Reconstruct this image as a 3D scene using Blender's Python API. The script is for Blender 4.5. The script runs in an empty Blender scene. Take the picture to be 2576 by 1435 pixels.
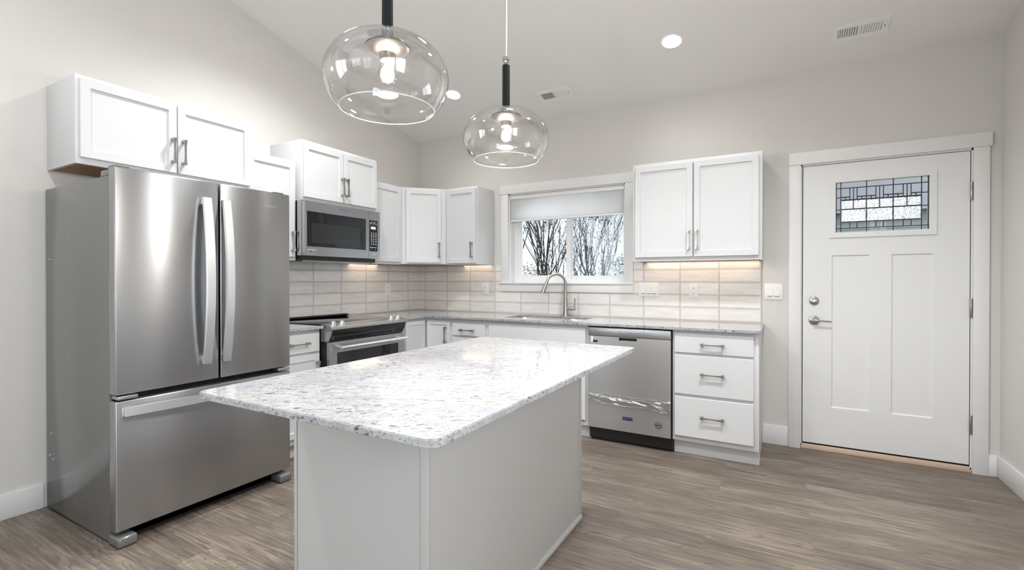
import bpy, bmesh, math, random
from mathutils import Vector, Matrix
C = bpy.context.scene.collection
scn = bpy.context.scene
PI = math.pi

# ------------------------------------------------------------------ camera
cd = bpy.data.cameras.new('camera'); cam = bpy.data.objects.new('camera', cd); C.objects.link(cam)
cam.location = (3.5295, -4.1727, 1.2546)
cam.rotation_euler = (PI/2 - 0.0054, 0, 0.5137)
cd.sensor_width = 36.0; cd.lens = 1211.79/2576*36.0
cd.shift_x = (1288 - 1282.7)/2576; cd.shift_y = (708.8 - 717.5)/2576
cd.clip_start = 0.05; cd.clip_end = 200
scn.camera = cam

# ------------------------------------------------------------------ world, exposure
scn.view_settings.view_transform = 'Standard'; scn.view_settings.look = 'None'
scn.view_settings.gamma = 1.0; scn.view_settings.use_curve_mapping = False
scn.view_settings.exposure = 1.05
scn.cycles.sample_clamp_indirect = 2.5; scn.cycles.caustics_reflective = False
w = bpy.data.worlds.new('overcast_sky'); scn.world = w; w.use_nodes = True
w.node_tree.nodes['Background'].inputs[0].default_value = (0.86, 0.93, 1.0, 1)
w.node_tree.nodes['Background'].inputs[1].default_value = 0.9

def area(name, loc, rot, sx, sy, power, col=(1, 1, 1), spread=PI):
    l = bpy.data.lights.new(name, 'AREA'); l.shape = 'RECTANGLE'; l.size = sx; l.size_y = sy
    l.energy = power; l.color = col; l.spread = spread
    o = bpy.data.objects.new(name, l); C.objects.link(o); o.location = loc; o.rotation_euler = rot
    return o
def spot(name, loc, power, col, radius=.06, ang=135, blend=1.0):
    l = bpy.data.lights.new(name, 'SPOT'); l.energy = power; l.color = col; l.shadow_soft_size = radius
    l.spot_size = math.radians(ang); l.spot_blend = blend
    o = bpy.data.objects.new(name, l); C.objects.link(o); o.location = loc
    return o
XR_ = 4.734
YR = -9.3            # wall behind the camera
# added fill: area lights outside the added window and glass door behind the camera
area('fill_window_light', (1.35, YR - .20, 1.62), (PI/2, 0, 0), 1.9, 1.5, 9, (.90, .95, 1.0))
area('fill_patio_light', (3.55, YR - .20, 1.12), (PI/2, 0, 0), 1.7, 2.1, 9, (.90, .95, 1.0))
# added fill: area lights outside side-wall windows put in to light the room
area('fill_side_light', (XR_ + .20, -4.6, 1.65), (0, PI/2, 0), 1.5, 1.9, 38, (.92, .96, 1.0))
area('fill_other_side_light', (-.20, -6.3, 1.75), (0, -PI/2, 0), 1.7, 2.6, 45, (.92, .96, 1.0))
sun = bpy.data.lights.new('hazy_sun', 'SUN'); sun.energy = 3.2; sun.angle = math.radians(130); sun.color = (.95, .97, 1.0)
o = bpy.data.objects.new('hazy_sun', sun); C.objects.link(o); o.rotation_euler = (math.radians(-50), 0, math.radians(15))
WARM = (1.0, .86, .70)

# ------------------------------------------------------------------ room numbers
XR = 4.734
RIDGE = -5.2
def HC(x, y):
    if y < RIDGE: y = 2*RIDGE - y
    return 2.77 + .005*x - .253*y

# ------------------------------------------------------------------ materials
def nt(m): return m.node_tree.nodes, m.node_tree.links
def mat(name, col, rough=.5, metal=0., spec=.5, bump=None, aniso=0., coat=0.):
    m = bpy.data.materials.new(name); m.use_nodes = True
    n, l = nt(m); b = n['Principled BSDF']
    b.inputs['Base Color'].default_value = (*col, 1); b.inputs['Roughness'].default_value = rough
    b.inputs['Metallic'].default_value = metal; b.inputs['Specular IOR Level'].default_value = spec
    if coat: b.inputs['Coat Weight'].default_value = coat; b.inputs['Coat Roughness'].default_value = .06
    if aniso:
        b.inputs['Anisotropic'].default_value = aniso
        t = n.new('ShaderNodeTangent'); t.direction_type = 'UV_MAP'; t.uv_map = 'UVMap'
        l.new(t.outputs[0], b.inputs['Tangent'])
    if bump:
        sc, st, dist = bump
        tc = n.new('ShaderNodeTexCoord'); no = n.new('ShaderNodeTexNoise'); bp = n.new('ShaderNodeBump')
        no.inputs['Scale'].default_value = sc; no.inputs['Detail'].default_value = 3
        bp.inputs['Strength'].default_value = st; bp.inputs['Distance'].default_value = dist
        l.new(tc.outputs['Object'], no.inputs['Vector']); l.new(no.outputs['Fac'], bp.inputs['Height'])
        l.new(bp.outputs[0], b.inputs['Normal'])
    return m
def emit(name, col, strength):
    m = bpy.data.materials.new(name); m.use_nodes = True
    n, l = nt(m); b = n['Principled BSDF']
    b.inputs['Base Color'].default_value = (.8, .8, .8, 1)
    b.inputs['Emission Color'].default_value = (*col, 1); b.inputs['Emission Strength'].default_value = strength
    return m
def thin_glass(name, tint=(1, 1, 1), base=.04, power=4.0, rough=0.0, scale=.9):
    """thin clear pane: straight-through transmission plus a reflection that grows towards grazing angles"""
    m = bpy.data.materials.new(name); m.use_nodes = True
    n, l = nt(m); n.remove(n['Principled BSDF']); out = n['Material Output']
    tr = n.new('ShaderNodeBsdfTransparent'); tr.inputs[0].default_value = (*tint, 1)
    gl = n.new('ShaderNodeBsdfGlossy'); gl.inputs['Roughness'].default_value = rough
    lw = n.new('ShaderNodeLayerWeight'); lw.inputs[0].default_value = .5
    p = n.new('ShaderNodeMath'); p.operation = 'POWER'; p.inputs[1].default_value = power
    ma = n.new('ShaderNodeMath'); ma.operation = 'MULTIPLY_ADD'; ma.inputs[1].default_value = scale; ma.inputs[2].default_value = base
    mx = n.new('ShaderNodeMixShader')
    l.new(lw.outputs['Facing'], p.inputs[0]); l.new(p.outputs[0], ma.inputs[0]); l.new(ma.outputs[0], mx.inputs[0])
    l.new(tr.outputs[0], mx.inputs[1]); l.new(gl.outputs[0], mx.inputs[2]); l.new(mx.outputs[0], out.inputs[0])
    return m

def wall_mat(name, col):
    return mat(name, col, .75, spec=.3, bump=(190, .22, .002))
M = {}
M['wall'] = wall_mat('greige_paint', (.675, .652, .624))
M['ceil'] = wall_mat('ceiling_paint', (.84, .82, .80))
M['trim'] = mat('trim_paint', (.79, .785, .78), .4)
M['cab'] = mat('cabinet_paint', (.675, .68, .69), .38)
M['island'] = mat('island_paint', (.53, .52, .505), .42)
M['door'] = mat('door_paint', (.79, .79, .785), .42)
M['wood'] = mat('cabinet_plywood', (.42, .22, .10), .55)
M['steel'] = mat('brushed_steel', (.41, .413, .42), .30, 1.0, aniso=.85)
M['steel_soft'] = mat('brushed_steel_soft', (.50, .495, .49), .40, 1.0, aniso=.6)
M['steel_plain'] = mat('satin_steel', (.50, .50, .505), .38, 1.0)
M['bright'] = mat('bright_steel', (.90, .91, .93), .34, 1.0)
M['nickel'] = mat('brushed_nickel', (.41, .375, .335), .28, 1.0)
M['fside'] = mat('grey_appliance_paint', (.20, .20, .198), .17, .35, bump=(900, .03, .001))
M['black'] = mat('black_plastic', (.012, .012, .013), .35)
M['blackglass'] = mat('black_glass', (.010, .011, .013), .05, spec=.5)
M['gap'] = mat('dark_gap', (.008, .008, .008), .8)
M['gasket'] = mat('grey_gasket', (.05, .05, .055), .6)
M['plate'] = mat('white_plastic', (.86, .855, .84), .35)
M['slot'] = mat('socket_slot', (.12, .11, .10), .6)
M['vinyl'] = mat('white_vinyl', (.82, .82, .82), .35)
M['blue'] = mat('navy_badge', (.01, .025, .09), .3)
M['bluel'] = mat('blue_lettering', (.10, .16, .38), .35)
M['white'] = mat('white_lettering', (.85, .86, .88), .4)
M['greyl'] = mat('grey_lettering', (.10, .10, .105), .5)
M['chrome'] = mat('chrome', (.85, .85, .86), .12, 1.0)
M['tubeblk'] = mat('black_stem', (.006, .008, .009), .6, spec=.15)
M['lead'] = mat('lead_came', (.025, .025, .045), .5)
M['barewood'] = mat('bare_wood', (.68, .52, .40), .7, bump=(60, .3, .003))
M['bark'] = mat('bark', (.035, .028, .026), .9, bump=(40, .5, .01))
M['leaf'] = mat('dark_leaves', (.030, .022, .020), .9)
M['shrub'] = mat('shrub_leaves', (.12, .14, .085), .9)
M['siding'] = mat('grey_siding', (.42, .44, .47), .8)
M['roof'] = mat('roof_shingles', (.16, .16, .17), .9, bump=(50, .5, .01))
M['ground'] = mat('lawn', (.10, .12, .06), .95, bump=(20, .5, .02))
M['wire'] = mat('power_line', (.02, .02, .02), .7)
M['glass'] = thin_glass('window_glass', (.97, .99, 1.0))
M['shade'] = thin_glass('clear_shade_glass', (.985, .98, .975), .10, 1.9, 0.0, .9)
M['bulbglass'] = thin_glass('bulb_glass', (1, .98, .95), .05, 3)
M['film'] = thin_glass('clear_film', (.95, .95, .95), .22, 1.3, .18)
M['glow'] = emit('bulb_glow', (1.0, .84, .62), 14)
M['can'] = emit('downlight_lens', (1.0, .93, .82), 22)
M['led'] = emit('led_bead', (1.0, .80, .58), 2)

def screen_mat():
    m = bpy.data.materials.new('insect_screen'); m.use_nodes = True
    n, l = nt(m); n.remove(n['Principled BSDF'])
    tr = n.new('ShaderNodeBsdfTransparent'); df = n.new('ShaderNodeBsdfDiffuse'); df.inputs[0].default_value = (.20, .22, .25, 1)
    mx = n.new('ShaderNodeMixShader'); mx.inputs[0].default_value = .22
    l.new(tr.outputs[0], mx.inputs[1]); l.new(df.outputs[0], mx.inputs[2]); l.new(mx.outputs[0], n['Material Output'].inputs[0])
    return m
M['screen'] = screen_mat()
def blind_mat():
    m = bpy.data.materials.new('cellular_fabric'); m.use_nodes = True
    n, l = nt(m); n.remove(n['Principled BSDF'])
    df = n.new('ShaderNodeBsdfDiffuse'); df.inputs[0].default_value = (.95, .955, .96, 1)
    tl = n.new('ShaderNodeBsdfTranslucent'); tl.inputs[0].default_value = (.97, .98, 1.0, 1)
    mx = n.new('ShaderNodeMixShader'); mx.inputs[0].default_value = .45
    l.new(df.outputs[0], mx.inputs[1]); l.new(tl.outputs[0], mx.inputs[2]); l.new(mx.outputs[0], n['Material Output'].inputs[0])
    return m
M['blind'] = blind_mat()

def textured_glass():
    m = bpy.data.materials.new('pebbled_glass'); m.use_nodes = True
    n, l = nt(m); n.remove(n['Principled BSDF'])
    g = n.new('ShaderNodeBsdfGlass'); g.inputs['Roughness'].default_value = 0.03; g.inputs['IOR'].default_value = 1.5
    tc = n.new('ShaderNodeTexCoord'); v = n.new('ShaderNodeTexNoise'); v.inputs['Scale'].default_value = 85
    v.inputs['Detail'].default_value = 1.0; v.inputs['Distortion'].default_value = 1.2
    b = n.new('ShaderNodeBump'); b.inputs['Strength'].default_value = 1.0; b.inputs['Distance'].default_value = .012
    l.new(tc.outputs['Object'], v.inputs['Vector']); l.new(v.outputs['Fac'], b.inputs['Height'])
    l.new(b.outputs[0], g.inputs['Normal']); l.new(g.outputs[0], n['Material Output'].inputs[0])
    return m
M['pebble'] = textured_glass()

def tile_mat(name, axis, ph_u, pitch_u, ph_z, pitch_z):
    m = bpy.data.materials.new(name); m.use_nodes = True
    n, l = nt(m); b = n['Principled BSDF']
    tc = n.new('ShaderNodeTexCoord'); sp = n.new('ShaderNodeSeparateXYZ'); l.new(tc.outputs['Object'], sp.inputs[0])
    def lin(sock, ph, p):
        a = n.new('ShaderNodeMath'); a.operation = 'SUBTRACT'; a.inputs[1].default_value = ph - 20*p
        d = n.new('ShaderNodeMath'); d.operation = 'DIVIDE'; d.inputs[1].default_value = p
        l.new(sock, a.inputs[0]); l.new(a.outputs[0], d.inputs[0]); return d.outputs[0]
    u = lin(sp.outputs[axis], ph_u, pitch_u); v = lin(sp.outputs[2], ph_z, pitch_z)
    def edge(s, half):                      # 1 on a tile, 0 in the joint
        f = n.new('ShaderNodeMath'); f.operation = 'FRACT'; l.new(s, f.inputs[0])
        a = n.new('ShaderNodeMath'); a.operation = 'SUBTRACT'; a.inputs[1].default_value = .5; l.new(f.outputs[0], a.inputs[0])
        c = n.new('ShaderNodeMath'); c.operation = 'ABSOLUTE'; l.new(a.outputs[0], c.inputs[0])
        r = n.new('ShaderNodeMapRange'); r.inputs[1].default_value = .5 - half*2.2; r.inputs[2].default_value = .5 - half
        r.inputs[3].default_value = 1; r.inputs[4].default_value = 0; l.new(c.outputs[0], r.inputs[0]); return r.outputs[0]
    mn = n.new('ShaderNodeMath'); mn.operation = 'MINIMUM'
    l.new(edge(u, .0013/pitch_u), mn.inputs[0]); l.new(edge(v, .0013/pitch_z), mn.inputs[1])
    def flo(s):
        f = n.new('ShaderNodeMath'); f.operation = 'FLOOR'; l.new(s, f.inputs[0]); return f.outputs[0]
    cb = n.new('ShaderNodeCombineXYZ'); l.new(flo(u), cb.inputs[0]); l.new(flo(v), cb.inputs[1])
    wn = n.new('ShaderNodeTexWhiteNoise'); l.new(cb.outputs[0], wn.inputs['Vector'])
    # streaky glaze inside each tile
    cb2 = n.new('ShaderNodeCombineXYZ'); l.new(u, cb2.inputs[0]); l.new(v, cb2.inputs[1]); l.new(wn.outputs['Value'], cb2.inputs[2])
    mp = n.new('ShaderNodeMapping'); mp.inputs['Scale'].default_value = (1.3, 2.6, 9); l.new(cb2.outputs[0], mp.inputs[0])
    no = n.new('ShaderNodeTexNoise'); no.inputs['Scale'].default_value = 1.6; no.inputs['Detail'].default_value = 4; l.new(mp.outputs[0], no.inputs['Vector'])
    ad = n.new('ShaderNodeMath'); ad.operation = 'MULTIPLY_ADD'; ad.inputs[1].default_value = .35; l.new(wn.outputs['Value'], ad.inputs[0]); l.new(no.outputs['Fac'], ad.inputs[2])
    cr = n.new('ShaderNodeValToRGB'); cr.color_ramp.elements[0].position = .35; cr.color_ramp.elements[0].color = (.725, .685, .645, 1)
    cr.color_ramp.elements[1].position = .95; cr.color_ramp.elements[1].color = (.85, .835, .815, 1); l.new(ad.outputs[0], cr.inputs[0])
    mx = n.new('ShaderNodeMix'); mx.data_type = 'RGBA'; mx.inputs[6].default_value = (.54, .49, .45, 1)
    l.new(mn.outputs[0], mx.inputs[0]); l.new(mx.outputs[2], b.inputs['Base Color'])
    pm = n.new('ShaderNodeMath'); pm.operation = 'MINIMUM'
    l.new(edge(u, .5*.035), pm.inputs[0]); l.new(edge(v, .5*.13), pm.inputs[1])
    glz = n.new('ShaderNodeMix'); glz.data_type = 'RGBA'; glz.blend_type = 'MULTIPLY'; glz.inputs[0].default_value = 1.0
    ramp = n.new('ShaderNodeValToRGB'); ramp.color_ramp.elements[0].color = (.88, .862, .845, 1); ramp.color_ramp.elements[1].color = (1, 1, 1, 1); ramp.color_ramp.interpolation = 'EASE'
    l.new(pm.outputs[0], ramp.inputs[0]); l.new(cr.outputs[0], glz.inputs[6]); l.new(ramp.outputs[0], glz.inputs[7]); l.new(glz.outputs[2], mx.inputs[7])
    rr = n.new('ShaderNodeMapRange'); rr.inputs[3].default_value = .8; rr.inputs[4].default_value = .16; l.new(mn.outputs[0], rr.inputs[0]); l.new(rr.outputs[0], b.inputs['Roughness'])
    ad2 = n.new('ShaderNodeMath'); ad2.operation = 'MULTIPLY_ADD'; ad2.inputs[1].default_value = .25; l.new(no.outputs['Fac'], ad2.inputs[0]); l.new(mn.outputs[0], ad2.inputs[2])
    bp = n.new('ShaderNodeBump'); bp.inputs['Strength'].default_value = .5; bp.inputs['Distance'].default_value = .003
    l.new(ad2.outputs[0], bp.inputs['Height']); l.new(bp.outputs[0], b.inputs['Normal'])
    return m
M['tile_back'] = tile_mat('beige_tile_back', 0, .110, .2985, 1.022, .1035)
M['tile_left'] = tile_mat('beige_tile_side', 1, -.172, .303, 1.022, .1035)

def floor_mat():
    m = bpy.data.materials.new('vinyl_plank'); m.use_nodes = True
    n, l = nt(m); b = n['Principled BSDF']
    tc = n.new('ShaderNodeTexCoord')
    br = n.new('ShaderNodeTexBrick'); br.offset = .37; br.inputs['Scale'].default_value = 1; br.inputs['Brick Width'].default_value = 1.22
    br.inputs['Row Height'].default_value = .18; br.inputs['Mortar Size'].default_value = .0011; br.inputs['Mortar Smooth'].default_value = .1
    br.inputs['Color1'].default_value = (0, 0, 0, 1); br.inputs['Color2'].default_value = (1, 1, 1, 1); br.inputs['Mortar'].default_value = (.5, .5, .5, 1)
    l.new(tc.outputs['Object'], br.inputs['Vector'])
    sep = n.new('ShaderNodeSeparateXYZ'); l.new(tc.outputs['Object'], sep.inputs[0])
    bw = n.new('ShaderNodeRGBToBW'); l.new(br.outputs['Color'], bw.inputs[0])
    off = n.new('ShaderNodeMath'); off.operation = 'MULTIPLY'; off.inputs[1].default_value = 17.3; l.new(bw.outputs[0], off.inputs[0])
    cmb = n.new('ShaderNodeCombineXYZ'); l.new(sep.outputs[0], cmb.inputs[0]); l.new(sep.outputs[1], cmb.inputs[1]); l.new(off.outputs[0], cmb.inputs[2])
    # cathedral grain: rings of stretched noise
    mp = n.new('ShaderNodeMapping'); mp.inputs['Scale'].default_value = (.75, 4.6, 1); l.new(cmb.outputs[0], mp.inputs[0])
    n1 = n.new('ShaderNodeTexNoise'); n1.inputs['Scale'].default_value = 1.5; n1.inputs['Detail'].default_value = 2.5; n1.inputs['Roughness'].default_value = .5; l.new(mp.outputs[0], n1.inputs['Vector'])
    mu = n.new('ShaderNodeMath'); mu.operation = 'MULTIPLY'; mu.inputs[1].default_value = 19; l.new(n1.outputs['Fac'], mu.inputs[0])
    fr = n.new('ShaderNodeMath'); fr.operation = 'PINGPONG'; fr.inputs[1].default_value = .5; l.new(mu.outputs[0], fr.inputs[0])
    rg = n.new('ShaderNodeMapRange'); rg.inputs[1].default_value = .0; rg.inputs[2].default_value = .16; rg.inputs[3].default_value = 0; rg.inputs[4].default_value = 1; l.new(fr.outputs[0], rg.inputs[0])
    mp2 = n.new('ShaderNodeMapping'); mp2.inputs['Scale'].default_value = (3.5, 75, 1); l.new(cmb.outputs[0], mp2.inputs[0])
    n2 = n.new('ShaderNodeTexNoise'); n2.inputs['Scale'].default_value = 1.0; n2.inputs['Detail'].default_value = 5; n2.inputs['Roughness'].default_value = .65; l.new(mp2.outputs[0], n2.inputs['Vector'])
    mp3 = n.new('ShaderNodeMapping'); mp3.inputs['Scale'].default_value = (2.2, 9, 1); l.new(cmb.outputs[0], mp3.inputs[0])
    n3 = n.new('ShaderNodeTexNoise'); n3.inputs['Scale'].default_value = 1.0; n3.inputs['Detail'].default_value = 3; l.new(mp3.outputs[0], n3.inputs['Vector'])
    c1 = n.new('ShaderNodeValToRGB'); e = c1.color_ramp.elements
    e[0].position = .30; e[0].color = (.092, .073, .058, 1); e[1].position = .70; e[1].color = (.315, .266, .221, 1)
    x = c1.color_ramp.elements.new(.5); x.color = (.178, .145, .117, 1)
    s1 = n.new('ShaderNodeMath'); s1.operation = 'MULTIPLY_ADD'; s1.inputs[1].default_value = .66; l.new(n2.outputs['Fac'], s1.inputs[0])
    s2 = n.new('ShaderNodeMath'); s2.operation = 'MULTIPLY_ADD'; s2.inputs[1].default_value = .50; s2.inputs[2].default_value = -.13; l.new(n3.outputs['Fac'], s2.inputs[0]); l.new(s2.outputs[0], s1.inputs[2])
    s3 = n.new('ShaderNodeMath'); s3.operation = 'MULTIPLY_ADD'; s3.inputs[1].default_value = .07; l.new(bw.outputs[0], s3.inputs[0]); l.new(s1.outputs[0], s3.inputs[2])
    l.new(s3.outputs[0], c1.inputs[0])
    mx = n.new('ShaderNodeMix'); mx.data_type = 'RGBA'; mx.blend_type = 'MULTIPLY'; mx.inputs[7].default_value = (.60, .56, .53, 1)
    iv = n.new('ShaderNodeMath'); iv.operation = 'MULTIPLY_ADD'; iv.inputs[1].default_value = -.75; iv.inputs[2].default_value = .75; l.new(rg.outputs[0], iv.inputs[0])
    gate = n.new('ShaderNodeMapRange'); gate.inputs[1].default_value = .36; gate.inputs[2].default_value = .54; l.new(n3.outputs['Fac'], gate.inputs[0])
    g2 = n.new('ShaderNodeMath'); g2.operation = 'MULTIPLY'; l.new(iv.outputs[0], g2.inputs[0]); l.new(gate.outputs[0], g2.inputs[1])
    l.new(g2.outputs[0], mx.inputs[0]); l.new(c1.outputs[0], mx.inputs[6])
    mx2 = n.new('ShaderNodeMix'); mx2.data_type = 'RGBA'; mx2.inputs[7].default_value = (.15, .12, .10, 1)
    l.new(br.outputs['Fac'], mx2.inputs[0]); l.new(mx.outputs[2], mx2.inputs[6])
    l.new(mx2.outputs[2], b.inputs['Base Color'])
    b.inputs['Roughness'].default_value = .42; b.inputs['Specular IOR Level'].default_value = .35
    bp = n.new('ShaderNodeBump'); bp.inputs['Strength'].default_value = .25; bp.inputs['Distance'].default_value = .002; l.new(n2.outputs['Fac'], bp.inputs['Height']); l.new(bp.outputs[0], b.inputs['Normal'])
    return m
M['floor'] = floor_mat()

def granite(name, warm=0.0):
    m = bpy.data.materials.new(name); m.use_nodes = True
    n, l = nt(m); b = n['Principled BSDF']
    tc = n.new('ShaderNodeTexCoord')
    rot = n.new('ShaderNodeMapping'); rot.inputs['Rotation'].default_value = (0, 0, math.radians(-28)); l.new(tc.outputs['Object'], rot.inputs[0])
    def noise(scale, stretch, detail, rough=.5, dist=0., loc=(0, 0, 0)):
        mp = n.new('ShaderNodeMapping'); mp.inputs['Scale'].default_value = stretch; mp.inputs['Location'].default_value = loc; l.new(rot.outputs[0], mp.inputs[0])
        t = n.new('ShaderNodeTexNoise'); t.inputs['Scale'].default_value = scale; t.inputs['Detail'].default_value = detail
        t.inputs['Roughness'].default_value = rough; t.inputs['Distortion'].default_value = dist; l.new(mp.outputs[0], t.inputs['Vector']); return t.outputs['Fac']
    def ramp(s, a, bb, lo=0., hi=1.):
        r = n.new('ShaderNodeMapRange'); r.inputs[1].default_value = a; r.inputs[2].default_value = bb; r.inputs[3].default_value = lo; r.inputs[4].default_value = hi; l.new(s, r.inputs[0]); return r.outputs[0]
    def mul(a, c):
        k = n.new('ShaderNodeMath'); k.operation = 'MULTIPLY'; l.new(a, k.inputs[0])
        if isinstance(c, float): k.inputs[1].default_value = c
        else: l.new(c, k.inputs[1])
        return k.outputs[0]
    def over(base, fac, col):
        x = n.new('ShaderNodeMix'); x.data_type = 'RGBA'; l.new(fac, x.inputs[0]); x.inputs[7].default_value = (*col, 1)
        if isinstance(base, tuple): x.inputs[6].default_value = (*base, 1)
        else: l.new(base, x.inputs[6])
        return x.outputs[2]
    veil = ramp(noise(3.0, (.55, 2.1, 1), 3, .5, .8), .53, .61)              # blue-grey bands
    fine = noise(120, (.6, 1, 1), 3, .65)                                    # salt and pepper grain
    mid = noise(38, (.5, 1.1, 1), 4, .65, .3, (9, 1, 3))
    zone = ramp(noise(4.2, (.6, 1.5, 1), 4, .62, .6, (5, 2, 1)), .35, .53)   # where the dark flakes gather
    fl = ramp(noise(78, (.42, 1.1, 1), 3.5, .68, .6, (3, 7, 2)), .555, .625)
    fl2 = ramp(noise(150, (.6, 1, 1), 2, .6, .3, (1, 4, 8)), .60, .68)
    c = over((.45, .45, .455), mul(ramp(mid, .48, .64), .55), (.29, .285, .28))
    c = over(c, mul(ramp(fine, .50, .66), .48), (.22, .215, .21))
    c = over(c, mul(veil, .72), (.34, .352, .385))
    c = over(c, mul(mul(fl, zone), .80), (.06, .052, .05))
    c = over(c, mul(fl2, .62), (.09, .082, .078))
    l.new(c, b.inputs['Base Color']); b.inputs['Roughness'].default_value = .07; b.inputs['Specular IOR Level'].default_value = .65
    return m
M['granite'] = granite('white_granite')

# ------------------------------------------------------------------ mesh helpers
TB = lambda u, d, z: (u, -d, z)          # against the window wall: u along x, d out into the room
TL = lambda u, d, z: (d, u, z)           # against the refrigerator wall: u along y
TI = lambda u, d, z: (u, d, z)
S2 = 2**-.5
def TD(u, d, z):                         # the diagonal corner face: u along it, d out of it
    return (.3077 + u*S2 + d*S2, -.6188 + u*S2 - d*S2, z)

class MB:
    def __init__(s): s.bm = bmesh.new()
    def merge(s, b2, T=None):
        if T:
            for v in b2.verts: v.co = Vector(T(*v.co))
        me = bpy.data.meshes.new('t'); b2.to_mesh(me); b2.free(); s.bm.from_mesh(me); bpy.data.meshes.remove(me); return s
    def box(s, a0, a1, b0, b1, c0, c1, T=None, bev=0., seg=2):
        b = bmesh.new(); bmesh.ops.create_cube(b, size=1)
        for v in b.verts:
            v.co = Vector((a0 + (v.co.x + .5)*(a1 - a0), b0 + (v.co.y + .5)*(b1 - b0), c0 + (v.co.z + .5)*(c1 - c0)))
        if bev: bmesh.ops.bevel(b, geom=b.edges[:], offset=bev, segments=seg, affect='EDGES', profile=.5)
        return s.merge(b, T)
    def shaker(s, u0, u1, z0, z1, d0, d1, T, st=.06, rec=.009, bev=.0025):
        b = bmesh.new(); bmesh.ops.create_cube(b, size=1)
        for v in b.verts:
            v.co = Vector((u0 + (v.co.x + .5)*(u1 - u0), d0 + (v.co.y + .5)*(d1 - d0), z0 + (v.co.z + .5)*(z1 - z0)))
        bmesh.ops.bevel(b, geom=b.edges[:], offset=bev, segments=1, affect='EDGES')
        f = max((f for f in b.faces), key=lambda f: (f.calc_center_median().y, f.calc_area()))
        f = max([g for g in b.faces if abs(g.calc_center_median().y - d1) < 1e-4], key=lambda g: g.calc_area())
        bmesh.ops.inset_individual(b, faces=[f], thickness=st - bev, depth=0)
        bmesh.ops.inset_individual(b, faces=[f], thickness=.003, depth=0)
        for v in f.verts: v.co.y -= rec
        return s.merge(b, T)
    def poly(s, outer, holes, plane, a, b_):
        """flat polygon with holes, given thickness from a to b_; plane(u,v,w)->xyz"""
        b = bmesh.new(); ed = []
        for loop in [outer] + holes:
            vs = [b.verts.new((p[0], p[1], 0)) for p in loop]
            ed += [b.edges.new((vs[i], vs[(i + 1) % len(vs)])) for i in range(len(vs))]
        bmesh.ops.triangle_fill(b, use_beauty=True, use_dissolve=False, edges=ed, normal=(0, 0, 1))
        bmesh.ops.dissolve_limit(b, angle_limit=.01, verts=b.verts[:], edges=b.edges[:])
        g = bmesh.ops.extrude_face_region(b, geom=b.faces[:])
        top = [e for e in g['geom'] if isinstance(e, bmesh.types.BMVert)]
        ts = set(top)
        for v in b.verts: v.co.z = b_ if v in ts else a
        return s.merge(b, plane)
    def lathe(s, prof, c, n=32, axis='z', T=None, cap=True):
        b = bmesh.new(); rings = []
        for r, h in prof:
            rr = max(r, 1e-4)
            ring = []
            for i in range(n):
                t = 2*PI*i/n; x, y = rr*math.cos(t), rr*math.sin(t)
                p = {'z': (x, y, h), 'x': (h, x, y), 'y': (x, h, y)}[axis]
                ring.append(b.verts.new((c[0] + p[0], c[1] + p[1], c[2] + p[2])))
            rings.append(ring)
        for a, d in zip(rings, rings[1:]):
            for i in range(n): b.faces.new((a[i], a[(i + 1) % n], d[(i + 1) % n], d[i]))
        if cap: b.faces.new(rings[0][::-1]); b.faces.new(rings[-1])
        return s.merge(b, T)
    def sweep(s, pts, rad, n=10, T=None, up=None, square=False):
        """tube along pts; rad: number, list of numbers, or list of (a,b) half sizes"""
        P = [Vector(p) for p in pts]
        if not isinstance(rad, (list, tuple)): rad = [rad]*len(P)
        b = bmesh.new(); rings = []; nrm = None
        for i, p in enumerate(P):
            t = (P[min(i + 1, len(P) - 1)] - P[max(i - 1, 0)]).normalized()
            if nrm is None:
                r0 = Vector(up) if up else (Vector((0, 0, 1)) if abs(t.z) < .9 else Vector((1, 0, 0)))
                nrm = (r0 - t*r0.dot(t)).normalized()
            else: nrm = (nrm - t*nrm.dot(t)).normalized()
            bi = t.cross(nrm); r = rad[i]; ra, rb = r if isinstance(r, (list, tuple)) else (r, r)
            ring = []
            for k in range(n):
                an = 2*PI*k/n + (PI/4 if square else 0)
                ca, sa = math.cos(an), math.sin(an)
                if square: ca, sa = ca*2**.5, sa*2**.5
                ring.append(b.verts.new(p + nrm*ra*ca + bi*rb*sa))
            rings.append(ring)
        for a, d in zip(rings, rings[1:]):
            for k in range(n): b.faces.new((a[k], a[(k + 1) % n], d[(k + 1) % n], d[k]))
        b.faces.new(rings[0][::-1]); b.faces.new(rings[-1])
        return s.merge(b, T)
    def build(s, name, m, parent=None, sharp=.6, recalc=True):
        if recalc: bmesh.ops.recalc_face_normals(s.bm, faces=s.bm.faces[:])
        root = parent
        while root is not None and root.parent is not None: root = root.parent
        off = root.location if root is not None else Vector((0, 0, 0))
        uv = s.bm.loops.layers.uv.new('UVMap')
        for f in s.bm.faces:
            f.smooth = True; nn = f.normal
            for lp in f.loops:
                c = lp.vert.co
                lp[uv].uv = (c.x, c.y) if abs(nn.z) > .8 else (c.z, c.y if abs(nn.x) > abs(nn.y) else c.x)
        for e in s.bm.edges:
            if len(e.link_faces) == 2 and e.calc_face_angle(0) > sharp: e.smooth = False
        if off.length: bmesh.ops.translate(s.bm, verts=s.bm.verts[:], vec=-off)
        me = bpy.data.meshes.new(name); s.bm.to_mesh(me); s.bm.free()
        me.materials.append(m if isinstance(m, bpy.types.Material) else M[m])
        o = bpy.data.objects.new(name, me); C.objects.link(o)
        if parent is not None: o.parent = parent
        return o

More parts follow.
